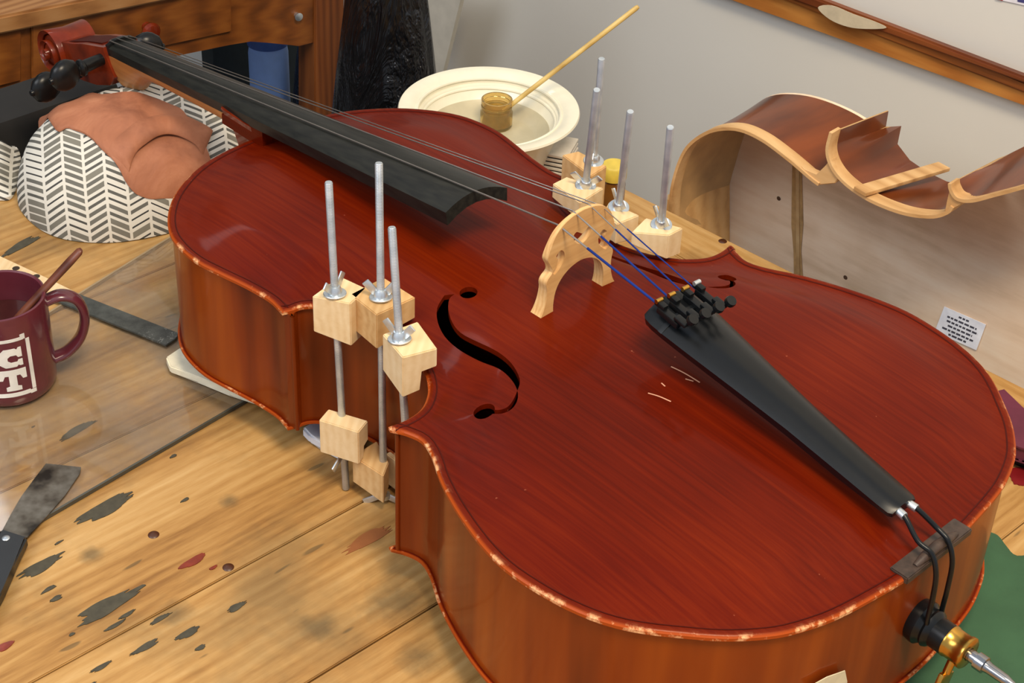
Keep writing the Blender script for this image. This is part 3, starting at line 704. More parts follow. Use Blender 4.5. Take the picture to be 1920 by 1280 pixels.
# ------------------------------------------------------------------ clamps
def screw_clamp(wash, ztop, tip, quad, hts, label, zbot, lower=None, notch='right', mat='block', wing=(1,.2), bot_px=None, seed=0):
    """wash: washer pixel, tip: rod tip pixel, quad: block top outline (left, back, right, front) in pixels"""
    Wp = U(wash[0], wash[1], ztop+.0012); T = U(tip[0], tip[1], ztop+.112)
    d = (T-Wp).normalized()
    if bot_px:
        Bt = U(*bot_px); d = (Wp-Bt).normalized(); lo_, hi_ = .02, .2
        for _ in range(30):
            k_ = (lo_+hi_)/2; q_ = RM.T @ (np.array(Wp+d*k_)-CAM); py = 640+CYP-FPX*q_[1]/-q_[2]
            if py > tip[1]: lo_ = k_
            else: hi_ = k_
        T = Wp+d*k_
    else: Bt = Wp-d*((Wp.z-zbot)/d.z)
    t = thing('clamp', (Wp.x, Wp.y, Bt.z), label, 'clamp', 'spool clamps gripping the cello edge')
    me_len = (T-Bt).length
    # rod: local z along the rod so that the thread bands follow it
    bm = lathe_bm([(0,0),(.0026,0),(.0031,.0008),(.0031,me_len-.001),(.0026,me_len),(0,me_len)], 16)
    o = bobj('rod', bm, M['rod'], t); o.matrix_basis = aim(Bt, T-Bt)
    bobj('washer', lathe_bm([(.003,0),(.0088,0),(.0092,.0004),(.0092,.0012),(.0088,.0016),(.003,.0016)], 28, aim(Wp-d*.0012, d), True), M['steel'], t)
    wn_ = lathe_bm([(.003,0),(.0058,0),(.0056,.003),(.0042,.0058),(.003,.006)], 20, aim(Wp+d*.0004, d), True)
    a = Vector((wing[0], wing[1], 0)).normalized()
    for s_ in (1, -1):
        dd = (a*s_*.75+d*.85).normalized(); e2 = dd.cross(a.cross(d)).normalized()
        c_ = Wp+d*.004+a*s_*.0045+dd*.0055
        Rr = Matrix((a.cross(d).normalized(), e2, dd)).transposed()
        wn_ = join_bm(wn_, box_bm(c_, (.0017,.0062,.0125), Rr, .0007))
    bobj('wing_nut', wn_, M['steel'], t)
    def block(quad, zt, hts, mat, notch):
        P = [U(x, y, zt) for x, y in quad]; L, Bk, Rr, Fr = P
        hL, hR, hF = hts; hB = (hL+hR)/2
        bm = bmesh.new(); tv = [bm.verts.new(p) for p in (L, Bk, Rr, Fr)]
        if notch is None:
            bv = [bm.verts.new(p-Vector((0,0,h_))) for p, h_ in zip((L, Bk, Rr, Fr), (hL, hB, hR, hF))]
            bm.faces.new(tv); bm.faces.new(bv[::-1])
            for i in range(4): bm.faces.new((tv[i], tv[(i+1) % 4], bv[(i+1) % 4], bv[i]))
        else:
            # stepped side face front->right, swept towards left/back
            k = notch
            f1 = [Fr, Rr, Rr-Vector((0,0,hR)), Fr.lerp(Rr, k)-Vector((0,0,hR)), Fr.lerp(Rr, k)-Vector((0,0,hF*.93)), Fr-Vector((0,0,hF))]
            f2 = [L, Bk, Bk-Vector((0,0,hR)), L.lerp(Bk, k)-Vector((0,0,hR)), L.lerp(Bk, k)-Vector((0,0,hL)), L-Vector((0,0,hL))]
            bm.free(); bm = bmesh.new(); a_ = [bm.verts.new(p) for p in f1]; b_ = [bm.verts.new(p) for p in f2]
            bm.faces.new(a_[::-1]); bm.faces.new(b_)
            for i in range(6): bm.faces.new((a_[i], a_[(i+1) % 6], b_[(i+1) % 6], b_[i]))
        bmesh.ops.bevel(bm, geom=bm.edges[:], offset=.0008, segments=2, affect='EDGES')
        o = bobj('wooden_jaw', bm, M[mat], t, True, 30); return o
    block(quad, ztop, hts, mat, notch)
    if lower: block(lower[0], lower[1], lower[2], lower[3], lower[4])
    if bot_px or lower:
        zl = (lower[1] - max(lower[2]) - .002) if lower else .0
        if zl > ZB+.005:
            q = Bt.lerp(T, (zl-Bt.z)/(T.z-Bt.z))
            bm = lathe_bm([(.003,0),(.0056,0),(.0052,.004),(.003,.0055)], 16, aim(q, -d), True)
            for s_ in (1, -1):
                dd = (a*s_*.9-d*.45).normalized(); c_ = q-d*.003+a*s_*.005+dd*.006
                Rr = Matrix((a.cross(d).normalized(), dd.cross(a.cross(d)).normalized(), dd)).transposed(); bm = join_bm(bm, box_bm(c_, (.0017,.0055,.014), Rr, .0007))
            bobj('wing_nut', bm, M['steel'], t)
    return t
ZT = .1525
screw_clamp((628,549), ZT, (615,341), [(585,555),(637,517),(687,540),(657,569)], (.034,.042,.041), 'spool clamp on the near cello edge, leftmost, with a short jaw turned flat side out', ZB,
            lower=([(598,787),(616,766),(690,788),(672,810)], .040, (.034,.020,.034), 'block', .5), bot_px=(649,916,ZB+.001), wing=(-.3,1), notch=None)
screw_clamp((714,556), ZT, (708,305), [(657,551),(719,519),(779,557),(706,590)], (.032,.020,.033), 'tallest of the three clamps on the near cello edge, darker jaw, in the middle', ZB,
            lower=([(660,854),(706,826),(729,866),(719,892)], .006, (.028,.026,.030), 'block2', None), bot_px=(719,898,-.012), wing=(.7,.7), notch=.5, mat='block2')
screw_clamp((749,634), ZT-.002, (737,426), [(717,626),(783,602),(820,653),(755,670)], (.034,.017,.038), 'near-side clamp with an L-shaped stepped jaw beside the sound hole', ZB,
            lower=([(724,850),(745,835),(775,850),(752,872)], .004, (.032,.03,.032), 'block', None), bot_px=(772,969,-.01), wing=(.9,.3), notch=.52)
screw_clamp((1098,347), ZT, (1119,168), [(1036,344),(1062,331),(1132,352),(1088,380)], (.014,.016,.018), 'far-side clamp behind the fingerboard end, rod overlapping the tall rod behind it', 0,
            lower=([(1040,470),(1062,458),(1110,470),(1085,490)], .018, (.03,.03,.03), 'block', None), wing=(.8,.5), notch=None)
screw_clamp((1160,388), ZT, (1182,209), [(1132,397),(1142,378),(1199,403),(1157,420)], (.022,.024,.020), 'middle of the three clamps directly behind the bridge', 0,
            lower=([(1120,520),(1140,500),(1190,515),(1165,535)], .018, (.03,.03,.03), 'block', None), wing=(.8,-.3), notch=None)
screw_clamp((1240,421), ZT, (1257,238), [(1184,435),(1211,408),(1281,427),(1254,441)], (.012,.026,.024), 'rightmost clamp on the far cello edge, with a square jaw above the blue strings', 0,
            lower=([(1190,550),(1215,530),(1270,545),(1245,565)], .018, (.03,.03,.03), 'block', None), wing=(-.9,.3), notch=None)
screw_clamp((1113,301), ZT, (1128,110), [(1054,290),(1085,283),(1138,311),(1108,330)], (.028,.045,.040), 'farthest clamp beside the bowl, with the tallest rod and a tan jaw', 0,
            lower=([(1040,440),(1070,430),(1110,445),(1085,460)], .018, (.03,.03,.03), 'block2', None), wing=(.6,-.8), notch=None, mat='block2')

# ------------------------------------------------------------------ glass sheet on the bench
m = NT('dusty_glass'); m.t.nodes.remove(m.b)
tr = m.n('ShaderNodeBsdfTransparent'); tr.inputs[0].default_value = (.965,.97,.965,1)
gl = m.n('ShaderNodeBsdfGlossy'); gl.inputs['Roughness'].default_value = .06; gl.inputs[0].default_value = (1,1,1,1)
df = m.n('ShaderNodeBsdfDiffuse'); df.inputs[0].default_value = srgb(168,150,130)
fr_n = m.n('ShaderNodeFresnel'); fr_n.inputs[0].default_value = 1.5
v = m.coord(); dust = m.noise(v, 14, 5, .7)
mx1 = m.n('ShaderNodeMixShader'); m.put(mx1.inputs[0], m.math('MULTIPLY', m.ramp(dust, [(.35,(.05,.05,.05,1)),(.7,(.5,.5,.5,1))]), .6)); m.t.links.new(tr.outputs[0], mx1.inputs[1]); m.t.links.new(df.outputs[0], mx1.inputs[2])
mx2 = m.n('ShaderNodeMixShader'); gmt = m.n('ShaderNodeNewGeometry'); m.put(mx2.inputs[0], m.math('MULTIPLY', fr_n.outputs[0], m.math('SUBTRACT', 1.0, gmt.outputs['Backfacing']))); m.t.links.new(mx1.outputs[0], mx2.inputs[1]); m.t.links.new(gl.outputs[0], mx2.inputs[2]); m.t.links.new(mx2.outputs[0], m.out.inputs[0])
GZ = .0036
ga, gb = U(130,940,ZB+GZ), U(460,748,ZB+GZ); gd = (gb-ga).normalized(); gc, gd2 = U(161,540,ZB+GZ), U(311,446,ZB+GZ)
g4 = [ga-gd*.45, gb+gd*.02, gd2+gd*.02, gc-(gd2-gc).normalized()*.45]
gt = thing('glass_sheet', (g4[1].x, g4[1].y, ZB), 'dusty sheet of clear glass lying on the bench under the mug', 'glass sheet')
bobj('pane', prism_bm([(p.x, p.y) for p in g4], ZB+.0004, ZB+GZ), m.m, gt, False)
ge = plain('ground_glass_edge', srgb(74,72,62), .25)
for a, b in ((g4[0], g4[1]), (g4[1], g4[2]), (g4[2], g4[3])):
    n_ = Vector((b.y-a.y, a.x-b.x, 0)).normalized()*.0017
    bobj('ground_edge', prism_bm([(p.x, p.y) for p in (a+n_, b+n_, b-n_*.2, a-n_*.2)], ZB+.0003, ZB+GZ+.0002), ge if (a-g4[0]).length < 1e-6 else plain('ground_glass_edge_pale', srgb(150,130,100), .3), gt, False)

# ------------------------------------------------------------------ steel straightedge, batten
def flat_thing(name, px, z0, th, mat, label, cat, bev=.0004, jag=0, group=None):
    P = [U(x, y, z0+th) for x, y in px]; c0 = sum(P, Vector())/len(P)
    o = bobj(name, prism_bm([(p.x-c0.x, p.y-c0.y) for p in P], 0, th, bev), mat, None, True, 30); o.location = (c0.x, c0.y, z0)
    tag(o, label, cat, group); return o
m = NT('worn_steel'); v = m.coord(); a = m.noise(v, 60, 5, .7); s2 = m.ramp(m.noise(v, 260, 4, .8), [(.58,(0,0,0,1)),(.62,(1,1,1,1))])
gm = m.n('ShaderNodeSeparateXYZ'); m.t.links.new(v, gm.inputs[0])
msk = m.ramp(m.math('MULTIPLY_ADD', gm.outputs[0], -9, .2), [(.35,(0,0,0,1)),(.9,(1,1,1,1))])
m.set(Base_Color=m.mix(m.math('MULTIPLY', s2, msk), m.ramp(a, [(.3, srgb(66,68,64)), (.7, srgb(104,106,100))]), srgb(190,190,180)), Roughness=.42, Metallic=.6); m.bump(a, .3, .0005)
flat_thing('straightedge', [(104,533),(336,624),(330,634),(311,647),(86,556)], ZB+GZ+.0004, .0022, m.m, 'dark worn steel straightedge with a chipped end, behind the mug handle', 'straightedge')
bt = flat_thing('batten', [(-60,455),(0,480),(86,520),(140,545),(132,566),(60,535),(0,508),(-60,484)], ZB+.001, .006, M['block'], 'pale wooden batten with two drilled holes behind the mug rim', 'batten', .0008)
for p in ((30,503), (68,518)):
    q = U(p[0], p[1], ZB+.007); bobj('drilled_hole', lathe_bm([(0,.0003),(.0036,.0003),(.0036,-.002)], 16, Matrix.Translation((q.x-bt.location.x, q.y-bt.location.y, .006))), plain('hole_shadow', srgb(52,38,24), .8), bt)

# ------------------------------------------------------------------ mug with handle and lettering
Mb = U(23, 722, ZB); Mb.z = ZB+GZ+.0006; MR, MH = .0405, .094
mug = thing('mug', Mb, 'maroon ceramic mug with white block lettering, on the glass sheet', 'mug')
mm_ = plain('maroon_glaze', srgb(92,36,46), .25, coat=.5, var=.08)
TM = Matrix.Translation(Mb)
bobj('body', lathe_bm([(0,.003),(.033,.003),(.0345,0),(.038,.0015),(.0402,.006),(MR,.012),(MR,MH-.002),(MR-.0004,MH-.0006),(MR-.0018,MH),(MR-.0033,MH-.001),(MR-.0036,MH-.004),(MR-.0040,.010),(.030,.006),(0,.006)], 72, TM), mm_, mug)
bobj('drink', lathe_bm([(0,.064),(MR-.0042,.064),(MR-.0042,.060)], 48, TM), plain('dark_glue_water', srgb(58,24,22), .12), mug)
hd_ = Vector((-.40,-.917,0)).normalized()
hp_ = catmull([(MR-.002,.078),(MR+.012,.082),(MR+.025,.074),(MR+.030,.056),(MR+.025,.036),(MR+.012,.022),(MR-.002,.018)] and [Mb+hd_*a+Vector((0,0,b)) for a, b in ((MR-.003,.080),(MR+.012,.0835),(MR+.025,.076),(MR+.0295,.057),(MR+.024,.037),(MR+.011,.023),(MR-.003,.018))], 6)
bobj('handle', tube_bm(hp_, [.0080]*len(hp_), 16, flat=.55), mm_, mug)
# lettering: flat print laid on the cylinder; a = angle from the view-facing direction (metres of arc), b = height
vf = Vector((CAM[0]-Mb.x, CAM[1]-Mb.y, 0)).normalized(); a0 = math.atan2(vf.y, vf.x)
wm = plain('white_print', srgb(226,224,216), .5); mr = plain('maroon_print', srgb(92,36,46), .4)
def mug_pt(s_, h_, lift): r = MR+lift; a = a0+s_/MR; return Mb+Vector((r*math.cos(a), r*math.sin(a), h_))
def decal(poly, lift, mat, holes=(), name='lettering'):
    ex = []
    xs2 = [p[0] for p in poly]; ys2 = [p[1] for p in poly]
    x = min(xs2)
    while x < max(xs2):
        for k in range(1, 8):
            y = min(ys2)+(max(ys2)-min(ys2))*k/8
            if inside(poly, [x], [y])[0] and polydist(poly, [x], [y])[0] > .0004 and not any(inside(h, [x], [y])[0] for h in holes): ex.append((x, y))
        x += .002
    def dens(l):
        o = []
        for i in range(len(l)):
            p, q = l[i], l[(i+1) % len(l)]; n = max(1, int(math.hypot(q[0]-p[0], q[1]-p[1])/.002))
            o += [(p[0]+(q[0]-p[0])*k/n, p[1]+(q[1]-p[1])*k/n) for k in range(n)]
        return o
    vs, fs = cdt(dens(poly), [dens(h) for h in holes], ex)
    V, F = shell(vs, fs, lambda x, y: mug_pt(x, y, lift+.00025), lambda x, y: mug_pt(x, y, -.0002))
    return mobj(name, V, F, mat, mug)
# arc coordinate grows to the image right (counter-clockwise seen from above)
def rect(x0, y0, x1, y1): return [(x0,y0),(x1,y0),(x1,y1),(x0,y1)]
OX, OY = .0, .0
def sh(l): return [(x+OX, y+OY) for x, y in l]
# frame: open-cornered bars
for r_ in (rect(.0170,.0165,.0205,.0700), rect(-.060,.0705,.0150,.0735), rect(-.060,.0130,.0150,.0170)):
    decal(sh(r_), .0001, wm)
for r_ in (rect(.0125,.0708,.0168,.0760), rect(.0150,.0120,.0205,.0158)):
    decal(sh(r_), .00005, wm)
# block C (right half of the upper word) and slab-serif T
Cp = [(.0120,.0640),(.0120,.0540),(.0085,.0540),(.0070,.0565),(.0020,.0565),(-.0005,.0545),(-.0005,.0515),(.0020,.0495),(.0075,.0495),(.0085,.0515),(.0120,.0515),(.0120,.0450),(.0095,.0450),(.0080,.0462),(.0065,.0445),(-.0030,.0445),(-.0075,.0480),(-.0075,.0590),(-.0030,.0635),(.0065,.0635),(.0080,.0620),(.0095,.0640)]
decal(sh(Cp), .0001, wm)
Tp = [(-.0105,.0415),(.0135,.0415),(.0135,.0310),(.0100,.0310),(.0080,.0355),(.0048,.0355),(.0048,.0245),(.0080,.0235),(.0080,.0195),(-.0050,.0195),(-.0050,.0235),(-.0018,.0245),(-.0018,.0355),(-.0050,.0355),(-.0070,.0310),(-.0105,.0310)]
decal(sh(Tp), .0001, wm)
decal(sh([(-.034,.0640),(-.022,.0640),(-.012,.0445),(-.018,.0445),(-.020,.0490),(-.034,.0490)]), .0001, wm)
# brush handle standing in the mug
h0 = U(40, 588, ZB+.064); h1 = UP(152, 468, Mb, (-.907,.42,0))
h0 = UP(38, 590, Mb+Vector((.0,0,0)), (-.907,.42,0)); 
hl_ = (h1-h0); st = h0-hl_*.18
bh_o = bobj('brush', tube_bm([Vector((0,0,0)), hl_*.25, hl_*.6, hl_*1.0, hl_*1.15, hl_*1.18], [.0042,.0048,.0050,.0054,.0048,.0030], 16, flat=.62), wood('red_brown_handle', [srgb(74,36,24), srgb(104,56,38), srgb(130,76,52)], rough=.4, grain=80).m)
bh_o.location = st; tag(bh_o, 'reddish-brown wooden brush handle standing in the maroon mug', 'brush')

# ------------------------------------------------------------------ putty knife
kz = ZB+GZ+.0012
kn = thing('putty_knife', U(50, 1010, ZB), 'putty knife with a stained steel blade and black riveted handle', 'knife')
bp = [U(x, y, kz) for x, y in [(86,868),(152,875),(150,887),(122,928),(88,967),(50,1008),(4,994),(19,966),(40,930),(62,900)]]
m = NT('stained_blade'); v = m.coord(); a = m.noise(v, 24, 4, .6); m.set(Base_Color=m.ramp(a, [(.38, srgb(46,40,34)), (.5, srgb(100,92,80)), (.66, srgb(140,134,122))]), Roughness=.38, Metallic=.75)
bobj('blade', prism_bm([(p.x, p.y) for p in bp], kz-.0008, kz, .0002), m.m, kn, True, 30)
hpx = [(52,1006),(2,990),(-30,1060),(-70,1150),(-60,1180),(-28,1175),(4,1108),(24,1062)]
kp = [U(x, y, kz+.006) for x, y in hpx]
bobj('handle', prism_bm([(p.x, p.y) for p in kp], kz-.003, kz+.007, .002), plain('black_handle', srgb(24,24,24), .3), kn, True, 40)
q = U(11, 1008, kz+.007); bobj('rivet', lathe_bm([(0,.0008),(.0024,.0006),(.0032,0),(.0032,-.001)], 20, Matrix.Translation(q)), M['steel'], kn)

# ------------------------------------------------------------------ pads under the cello
cream = plain('cream_felt', srgb(226,216,188), .9, bump=.2)
flat_thing('felt_wedge', [(344,646),(368,652),(470,690),(520,760),(428,728),(372,705),(318,686),(311,668)], ZB+GZ+.0008, .008, cream, 'cream felt wedge poking out under the upper end of the cello', 'pad', .0012)
flat_thing('padding_disc', [(566,800),(578,793),(600,789),(660,800),(680,840),(640,850),(604,828),(580,815)], ZB+.0008, .010, plain('white_foam', srgb(216,220,228), .8), 'white foam pad showing under the cello waist by the clamps', 'pad', .002)

# ------------------------------------------------------------------ pillow and cloth under the neck
pc0 = U(205, 330, 0.0); pc0.z = ZB
PCX, PCY = .983, -.004
def herring():
    m = NT('herringbone_cotton'); v = m.coord((1,1,1), (0,0,0)); sp = m.n('ShaderNodeSeparateXYZ'); m.t.links.new(v, sp.inputs[0])
    # stripe plane: u across the columns, v along them (cloth runs over the pillow)
    ux = m.math('ADD', m.math('MULTIPLY', sp.outputs[0], -.52), m.math('MULTIPLY', sp.outputs[1], -.85))
    vx = m.math('ADD', m.math('ADD', m.math('MULTIPLY', sp.outputs[0], -.62), m.math('MULTIPLY', sp.outputs[1], .38)), m.math('MULTIPLY', sp.outputs[2], -1.0))
    W_ = .0205
    cu = m.math('DIVIDE', ux, W_); colf = m.math('FLOOR', cu); fu = m.math('SUBTRACT', cu, colf)
    tri = m.math('ABSOLUTE', m.math('SUBTRACT', m.math('MODULO', m.math('ADD', cu, 200), 2), 1))
    s_ = m.math('DIVIDE', m.math('ADD', vx, m.math('MULTIPLY', tri, W_*.62)), .0092)
    cell = m.math('FLOOR', s_); fs_ = m.math('SUBTRACT', s_, cell)
    cmb = m.n('ShaderNodeCombineXYZ'); m.t.links.new(colf, cmb.inputs[0]); m.t.links.new(cell, cmb.inputs[1])
    wn = m.n('ShaderNodeTexWhiteNoise'); wn.noise_dimensions = '2D'; m.t.links.new(cmb.outputs[0], wn.inputs[0])
    thr = m.math('MULTIPLY_ADD', wn.outputs[0], .45, .14)
    d1 = m.math('LESS_THAN', m.math('ABSOLUTE', m.math('SUBTRACT', fs_, .5)), m.math('MULTIPLY', thr, .72))
    g_ = m.math('MULTIPLY', m.math('GREATER_THAN', fu, .07), m.math('LESS_THAN', fu, .93))
    ink = m.math('MULTIPLY', d1, g_)
    ic = m.ramp(wn.outputs[0], [(.0, srgb(58,58,58)), (.6, srgb(110,108,100)), (1, srgb(128,124,112))])
    m.set(Base_Color=m.mix(ink, srgb(214,209,196), ic), Roughness=.9); m.b.inputs['Specular IOR Level'].default_value = .15
    m.bump(m.noise(v, 30, 4), .5, .003); return m.m
HB = herring()
def pillow_pts(th, ph, sc=1.0, add=0.0):
    """th around, ph 0 (rim) .. pi/2 (top)"""
    ex = .62
    cx_, sx_ = math.cos(th), math.sin(th); cp, sp_ = max(0, math.cos(ph)), math.sin(ph)
    f = lambda q, e: math.copysign(abs(q)**e, q)
    lx = PAX*f(cx_, .85)*f(cp, .75)*sc; ly = PAY*f(sx_, .85)*f(cp, .75)*sc; lz = PAZ*f(sp_, .9)
    x = lx*math.cos(PRZ)-ly*math.sin(PRZ); y = lx*math.sin(PRZ)+ly*math.cos(PRZ)
    n1 = noise.noise(Vector((x*14, y*14, lz*14+3)))*.007+noise.noise(Vector((x*45, y*45, lz*45)))*.002
    z = max(0, lz+n1*(.3+sp_)); 
    return Vector((PCX+x*(1+n1*2), PCY+y*(1+n1*2), ZB+.001+z))
PAX, PAY, PAZ, PRZ = .105, .138, .098, -.12
def pillow_mesh(add=0.0):
    V = []; F = []; NT_, NP = 96, 22
    for j in range(NP):
        ph = PI/2*j/NP
        for i in range(NT_): V.append(pillow_pts(2*PI*i/NT_, ph))
    V.append(pillow_pts(0, PI/2)); 
    for j in range(NP-1):
        for i in range(NT_): F.append((j*NT_+i, j*NT_+(i+1) % NT_, (j+1)*NT_+(i+1) % NT_, (j+1)*NT_+i))
    for i in range(NT_): F.append(((NP-1)*NT_+i, (NP-1)*NT_+(i+1) % NT_, len(V)-1))
    F.append(tuple(range(NT_))[::-1]); return V, F
PV, PF = pillow_mesh()
po = mobj('pillow', [(v_.x-PCX, v_.y-PCY, v_.z-ZB) for v_ in PV], PF, HB, None, True, 80); po.location = (PCX, PCY, ZB)
tag(po, 'white pillow with a grey herringbone print under the cello neck', 'pillow')
pbvh = BVHTree.FromPolygons(PV, PF)
def on_pillow(x, y, default=ZB+.004):
    h = pbvh.ray_cast(Vector((x, y, 1.)), Vector((0,0,-1)))
    return h[0].z if h[0] is not None else default
def px_on_pillow(x, y):
    d = Vector(ray(x, y)).normalized(); h = pbvh.ray_cast(Vector(CAM), d)
    return h[0] if h[0] is not None else U(x, y, ZB+.01)
cpx = [(72,236),(90,212),(125,192),(175,180),(262,180),(330,206),(362,245),(392,295),(395,330),(372,372),(302,375),(262,372),(240,352),(222,318),(190,282),(165,258),(130,243),(98,238)]
cpoly = [(p.x, p.y) for p in catmull([Vector((px_on_pillow(x, y).x, px_on_pillow(x, y).y, 0)) for x, y in cpx], 5, True)]
xs2 = [p[0] for p in cpoly]; ys2 = [p[1] for p in cpoly]; pts = []
x = min(xs2)
while x < max(xs2):
    y = min(ys2)
    while y < max(ys2): pts.append((x+random.uniform(-.0008,.0008), y+random.uniform(-.0008,.0008))); y += .004
    x += .004
pa = np.array(pts); ok = inside(cpoly, pa[:,0], pa[:,1]) & (polydist(cpoly, pa[:,0], pa[:,1]) > .0015)
vs, fs = cdt(cpoly, [], [tuple(p) for p in pa[ok]])
fa, fb = px_on_pillow(235, 340), px_on_pillow(372, 268)
def cl_z(x, y):
    z = on_pillow(x, y)+.0045
    w = noise.noise(Vector((x*22, y*22, 5)))*.003+noise.noise(Vector((x*60, y*40, 9)))*.0012
    # one folded-over step
    s_ = (x-fa.x)*(fb.y-fa.y)-(y-fa.y)*(fb.x-fa.x); s_ /= math.hypot(fb.x-fa.x, fb.y-fa.y)
    step = 0*float(ss((s_*FS+.0025)/.005))*math.exp(-max(0, s_*FS)/.03)
    return z+w+step
FS = -1.0
m = NT('brown_leather'); v = m.coord(); a = m.noise(v, 20, 4, .6, .6); m.set(Base_Color=m.ramp(a, [(.3, srgb(134,80,54)), (.55, srgb(166,104,72)), (.75, srgb(184,122,88))]), Roughness=.7); m.bump(m.math('ADD', a, m.noise(v, 120, 2)), .3, .002)
V, F = shell(vs, fs, lambda x, y: (x-PCX, y-PCY, cl_z(x, y)), lambda x, y: (x-PCX, y-PCY, cl_z(x, y)-.0022))
co = mobj('cloth', V, F, m.m, None, True, 70); co.location = (PCX, PCY, 0); tag(co, 'brown leather cloth draped over the herringbone pillow', 'cloth')
fc = catmull([px_on_pillow(x, y) for x, y in ((236,322),(246,300),(262,284),(290,268),(322,262),(364,272),(384,288))], 6)
V = []; n_ = len(fc)
for k, p in enumerate(fc):
    t = k/(n_-1); e = math.sin(PI*t)**.6
    tg = (fc[min(n_-1, k+1)]-fc[max(0, k-1)]); nb_ = Vector((-tg.y, tg.x, 0)).normalized(); nb_ = nb_ if nb_.x > 0 or abs(nb_.x) < .2 and nb_.y < 0 else -nb_
    for d_, h_ in ((-.004, .0075*e), (.001, .0105*e), (.010, .0085*e), (.022, .002*e)):
        q = p+nb_*d_; V.append((q.x-PCX, q.y-PCY, cl_z(q.x, q.y)+.0006+h_))
    q = p-nb_*.004; V.append((q.x-PCX, q.y-PCY, cl_z(q.x, q.y)+.0075*e-.0012))
    q = p+nb_*.022; V.append((q.x-PCX, q.y-PCY, cl_z(q.x, q.y)-.001))
F = [(k*6+j, k*6+(j+1) % 6 if j < 3 else k*6+j+1, (k+1)*6+j+1, (k+1)*6+j) for k in range(n_-1) for j in range(3)]
F += [(k*6, (k+1)*6, (k+1)*6+4, k*6+4) for k in range(n_-1)]+[(k*6+4, (k+1)*6+4, (k+1)*6+5, k*6+5) for k in range(n_-1)]+[(k*6+3, k*6+5, (k+1)*6+5, (k+1)*6+3) for k in range(n_-1)]
mobj('folded_edge', V, F, bpy.data.materials['brown_leather'], co, True, 60)
# loose tail of the same print at the frame's left edge
tl_ = catmull([U(x, y, ZB+.01) for x, y in [(-60,250),(0,262),(30,268),(38,300),(24,352),(0,362),(-60,350)]], 5, True)
cf = [(p.x, p.y) for p in tl_]; pts = [(random.uniform(min(a for a, b in cf), max(a for a, b in cf)), random.uniform(min(b for a, b in cf), max(b for a, b in cf))) for _ in range(500)]
pa = np.array(pts); ok = inside(cf, pa[:,0], pa[:,1]) & (polydist(cf, pa[:,0], pa[:,1]) > .002)
vs, fs = cdt(cf, [], [tuple(p) for p in pa[ok]]); tz = lambda x, y: ZB+.004+.018*float(ss(polydist(cf, [x], [y])[0]/.02))+.003*noise.noise(Vector((x*40, y*40, 2)))
V, F = shell(vs, fs, lambda x, y: (x-PCX, y-PCY, tz(x, y)-ZB), lambda x, y: (x-PCX, y-PCY, .001)); tf = mobj('pillow_corner', V, F, HB, po, True, 70)

# ------------------------------------------------------------------ basin, jar, stick
BC = U(917, 203, .048); BCz = ZB
bw = thing('basin', (BC.x, BC.y, ZB), 'cream enamel basin with a wide rim behind the upper bout', 'basin')
BT = Matrix.Translation((BC.x, BC.y, ZB)); hgt = .048-ZB
en = plain('cream_enamel', srgb(228,222,198), .3, coat=.4, var=.06, vs=30)
bin_ = plain('stained_enamel', srgb(186,176,146), .35, var=.14, vs=25)
bobj('basin_floor', lathe_bm([(0,hgt-.0362),(.0355,hgt-.0362),(.0398,hgt-.0347),(.0440,hgt-.0362),(.0560,hgt-.0332),(.0652,hgt-.0235),(.0660,hgt-.024),(.056,hgt-.0345),(0,hgt-.0368)], 96, BT), bin_, bw)
bobj('bowl', lathe_bm([(0,.004),(.048,.004),(.052,0),(.056,.004),(.066,.030),(.079,hgt-.012),(.0815,hgt-.006),(.094,hgt-.004),(.0975,hgt-.001),(.0965,hgt+.001),(.092,hgt+.0012),(.083,hgt-.0005),(.0805,hgt-.003),(.0775,hgt-.004),(.0765,hgt-.009),(.0735,hgt-.010),(.066,hgt-.024),(.056,hgt-.034),(.044,hgt-.037),(.040,hgt-.0355),(.036,hgt-.037),(0,hgt-.037)], 96, BT), en, bw)
for rb, zb2 in ((.0722,.0135),(.0775,.0045)):
    bobj('rim_bead', lathe_bm([(rb+.0019*math.cos(a), hgt-zb2+.0019*math.sin(a)) for a in np.linspace(0, 2*PI, 9)[:-1]], 96, BT, True), en, bw)
JZ = ZB+hgt-.0365; jp = U(930, 236, JZ)
jar = thing('glass_jar', (jp.x, jp.y, JZ), 'small glue-stained glass jar standing inside the cream basin', 'jar')
JT = Matrix.Translation((jp.x, jp.y, JZ))
m = NT('amber_glass'); m.set(Base_Color=srgb(220,190,120), Roughness=.08); m.b.inputs['Transmission Weight'].default_value = .85; m.b.inputs['IOR'].default_value = 1.45
bobj('jar_body', lathe_bm([(0,0),(.0165,0),(.0178,.003),(.0178,.018),(.0160,.021),(.0158,.023),(.0170,.0235),(.0170,.0255),(.0158,.026),(.0158,.028),(.0170,.0285),(.0170,.033),(.0150,.033),(.0145,.023),(.0155,.018),(.0155,.004),(0,.003)], 40, JT), m.m, jar)
bobj('hide_glue', lathe_bm([(0,.0035),(.0152,.0042),(.0152,.020),(.008,.021),(0,.0205)], 32, JT), plain('dried_hide_glue', srgb(150,116,52), .2, var=.4, vs=120), jar)
vd = (Vector((CAM[0]-jp.x, CAM[1]-jp.y, 0))).normalized()
s0 = UP(936, 214, jp, vd); s1 = UP(1197, 12, jp, vd)
so = bobj('stick', tube_bm([Vector((0,0,0)), (s1-s0)*.5, (s1-s0)*.985, (s1-s0)], [.0026,.0027,.0028,.002], 14), wood('bamboo', [srgb(176,140,72), srgb(210,178,104), srgb(226,200,132)], rough=.45, grain=100).m)
so.location = s0; tag(so, 'long thin bamboo stick leaning out of the glass jar', 'stick')
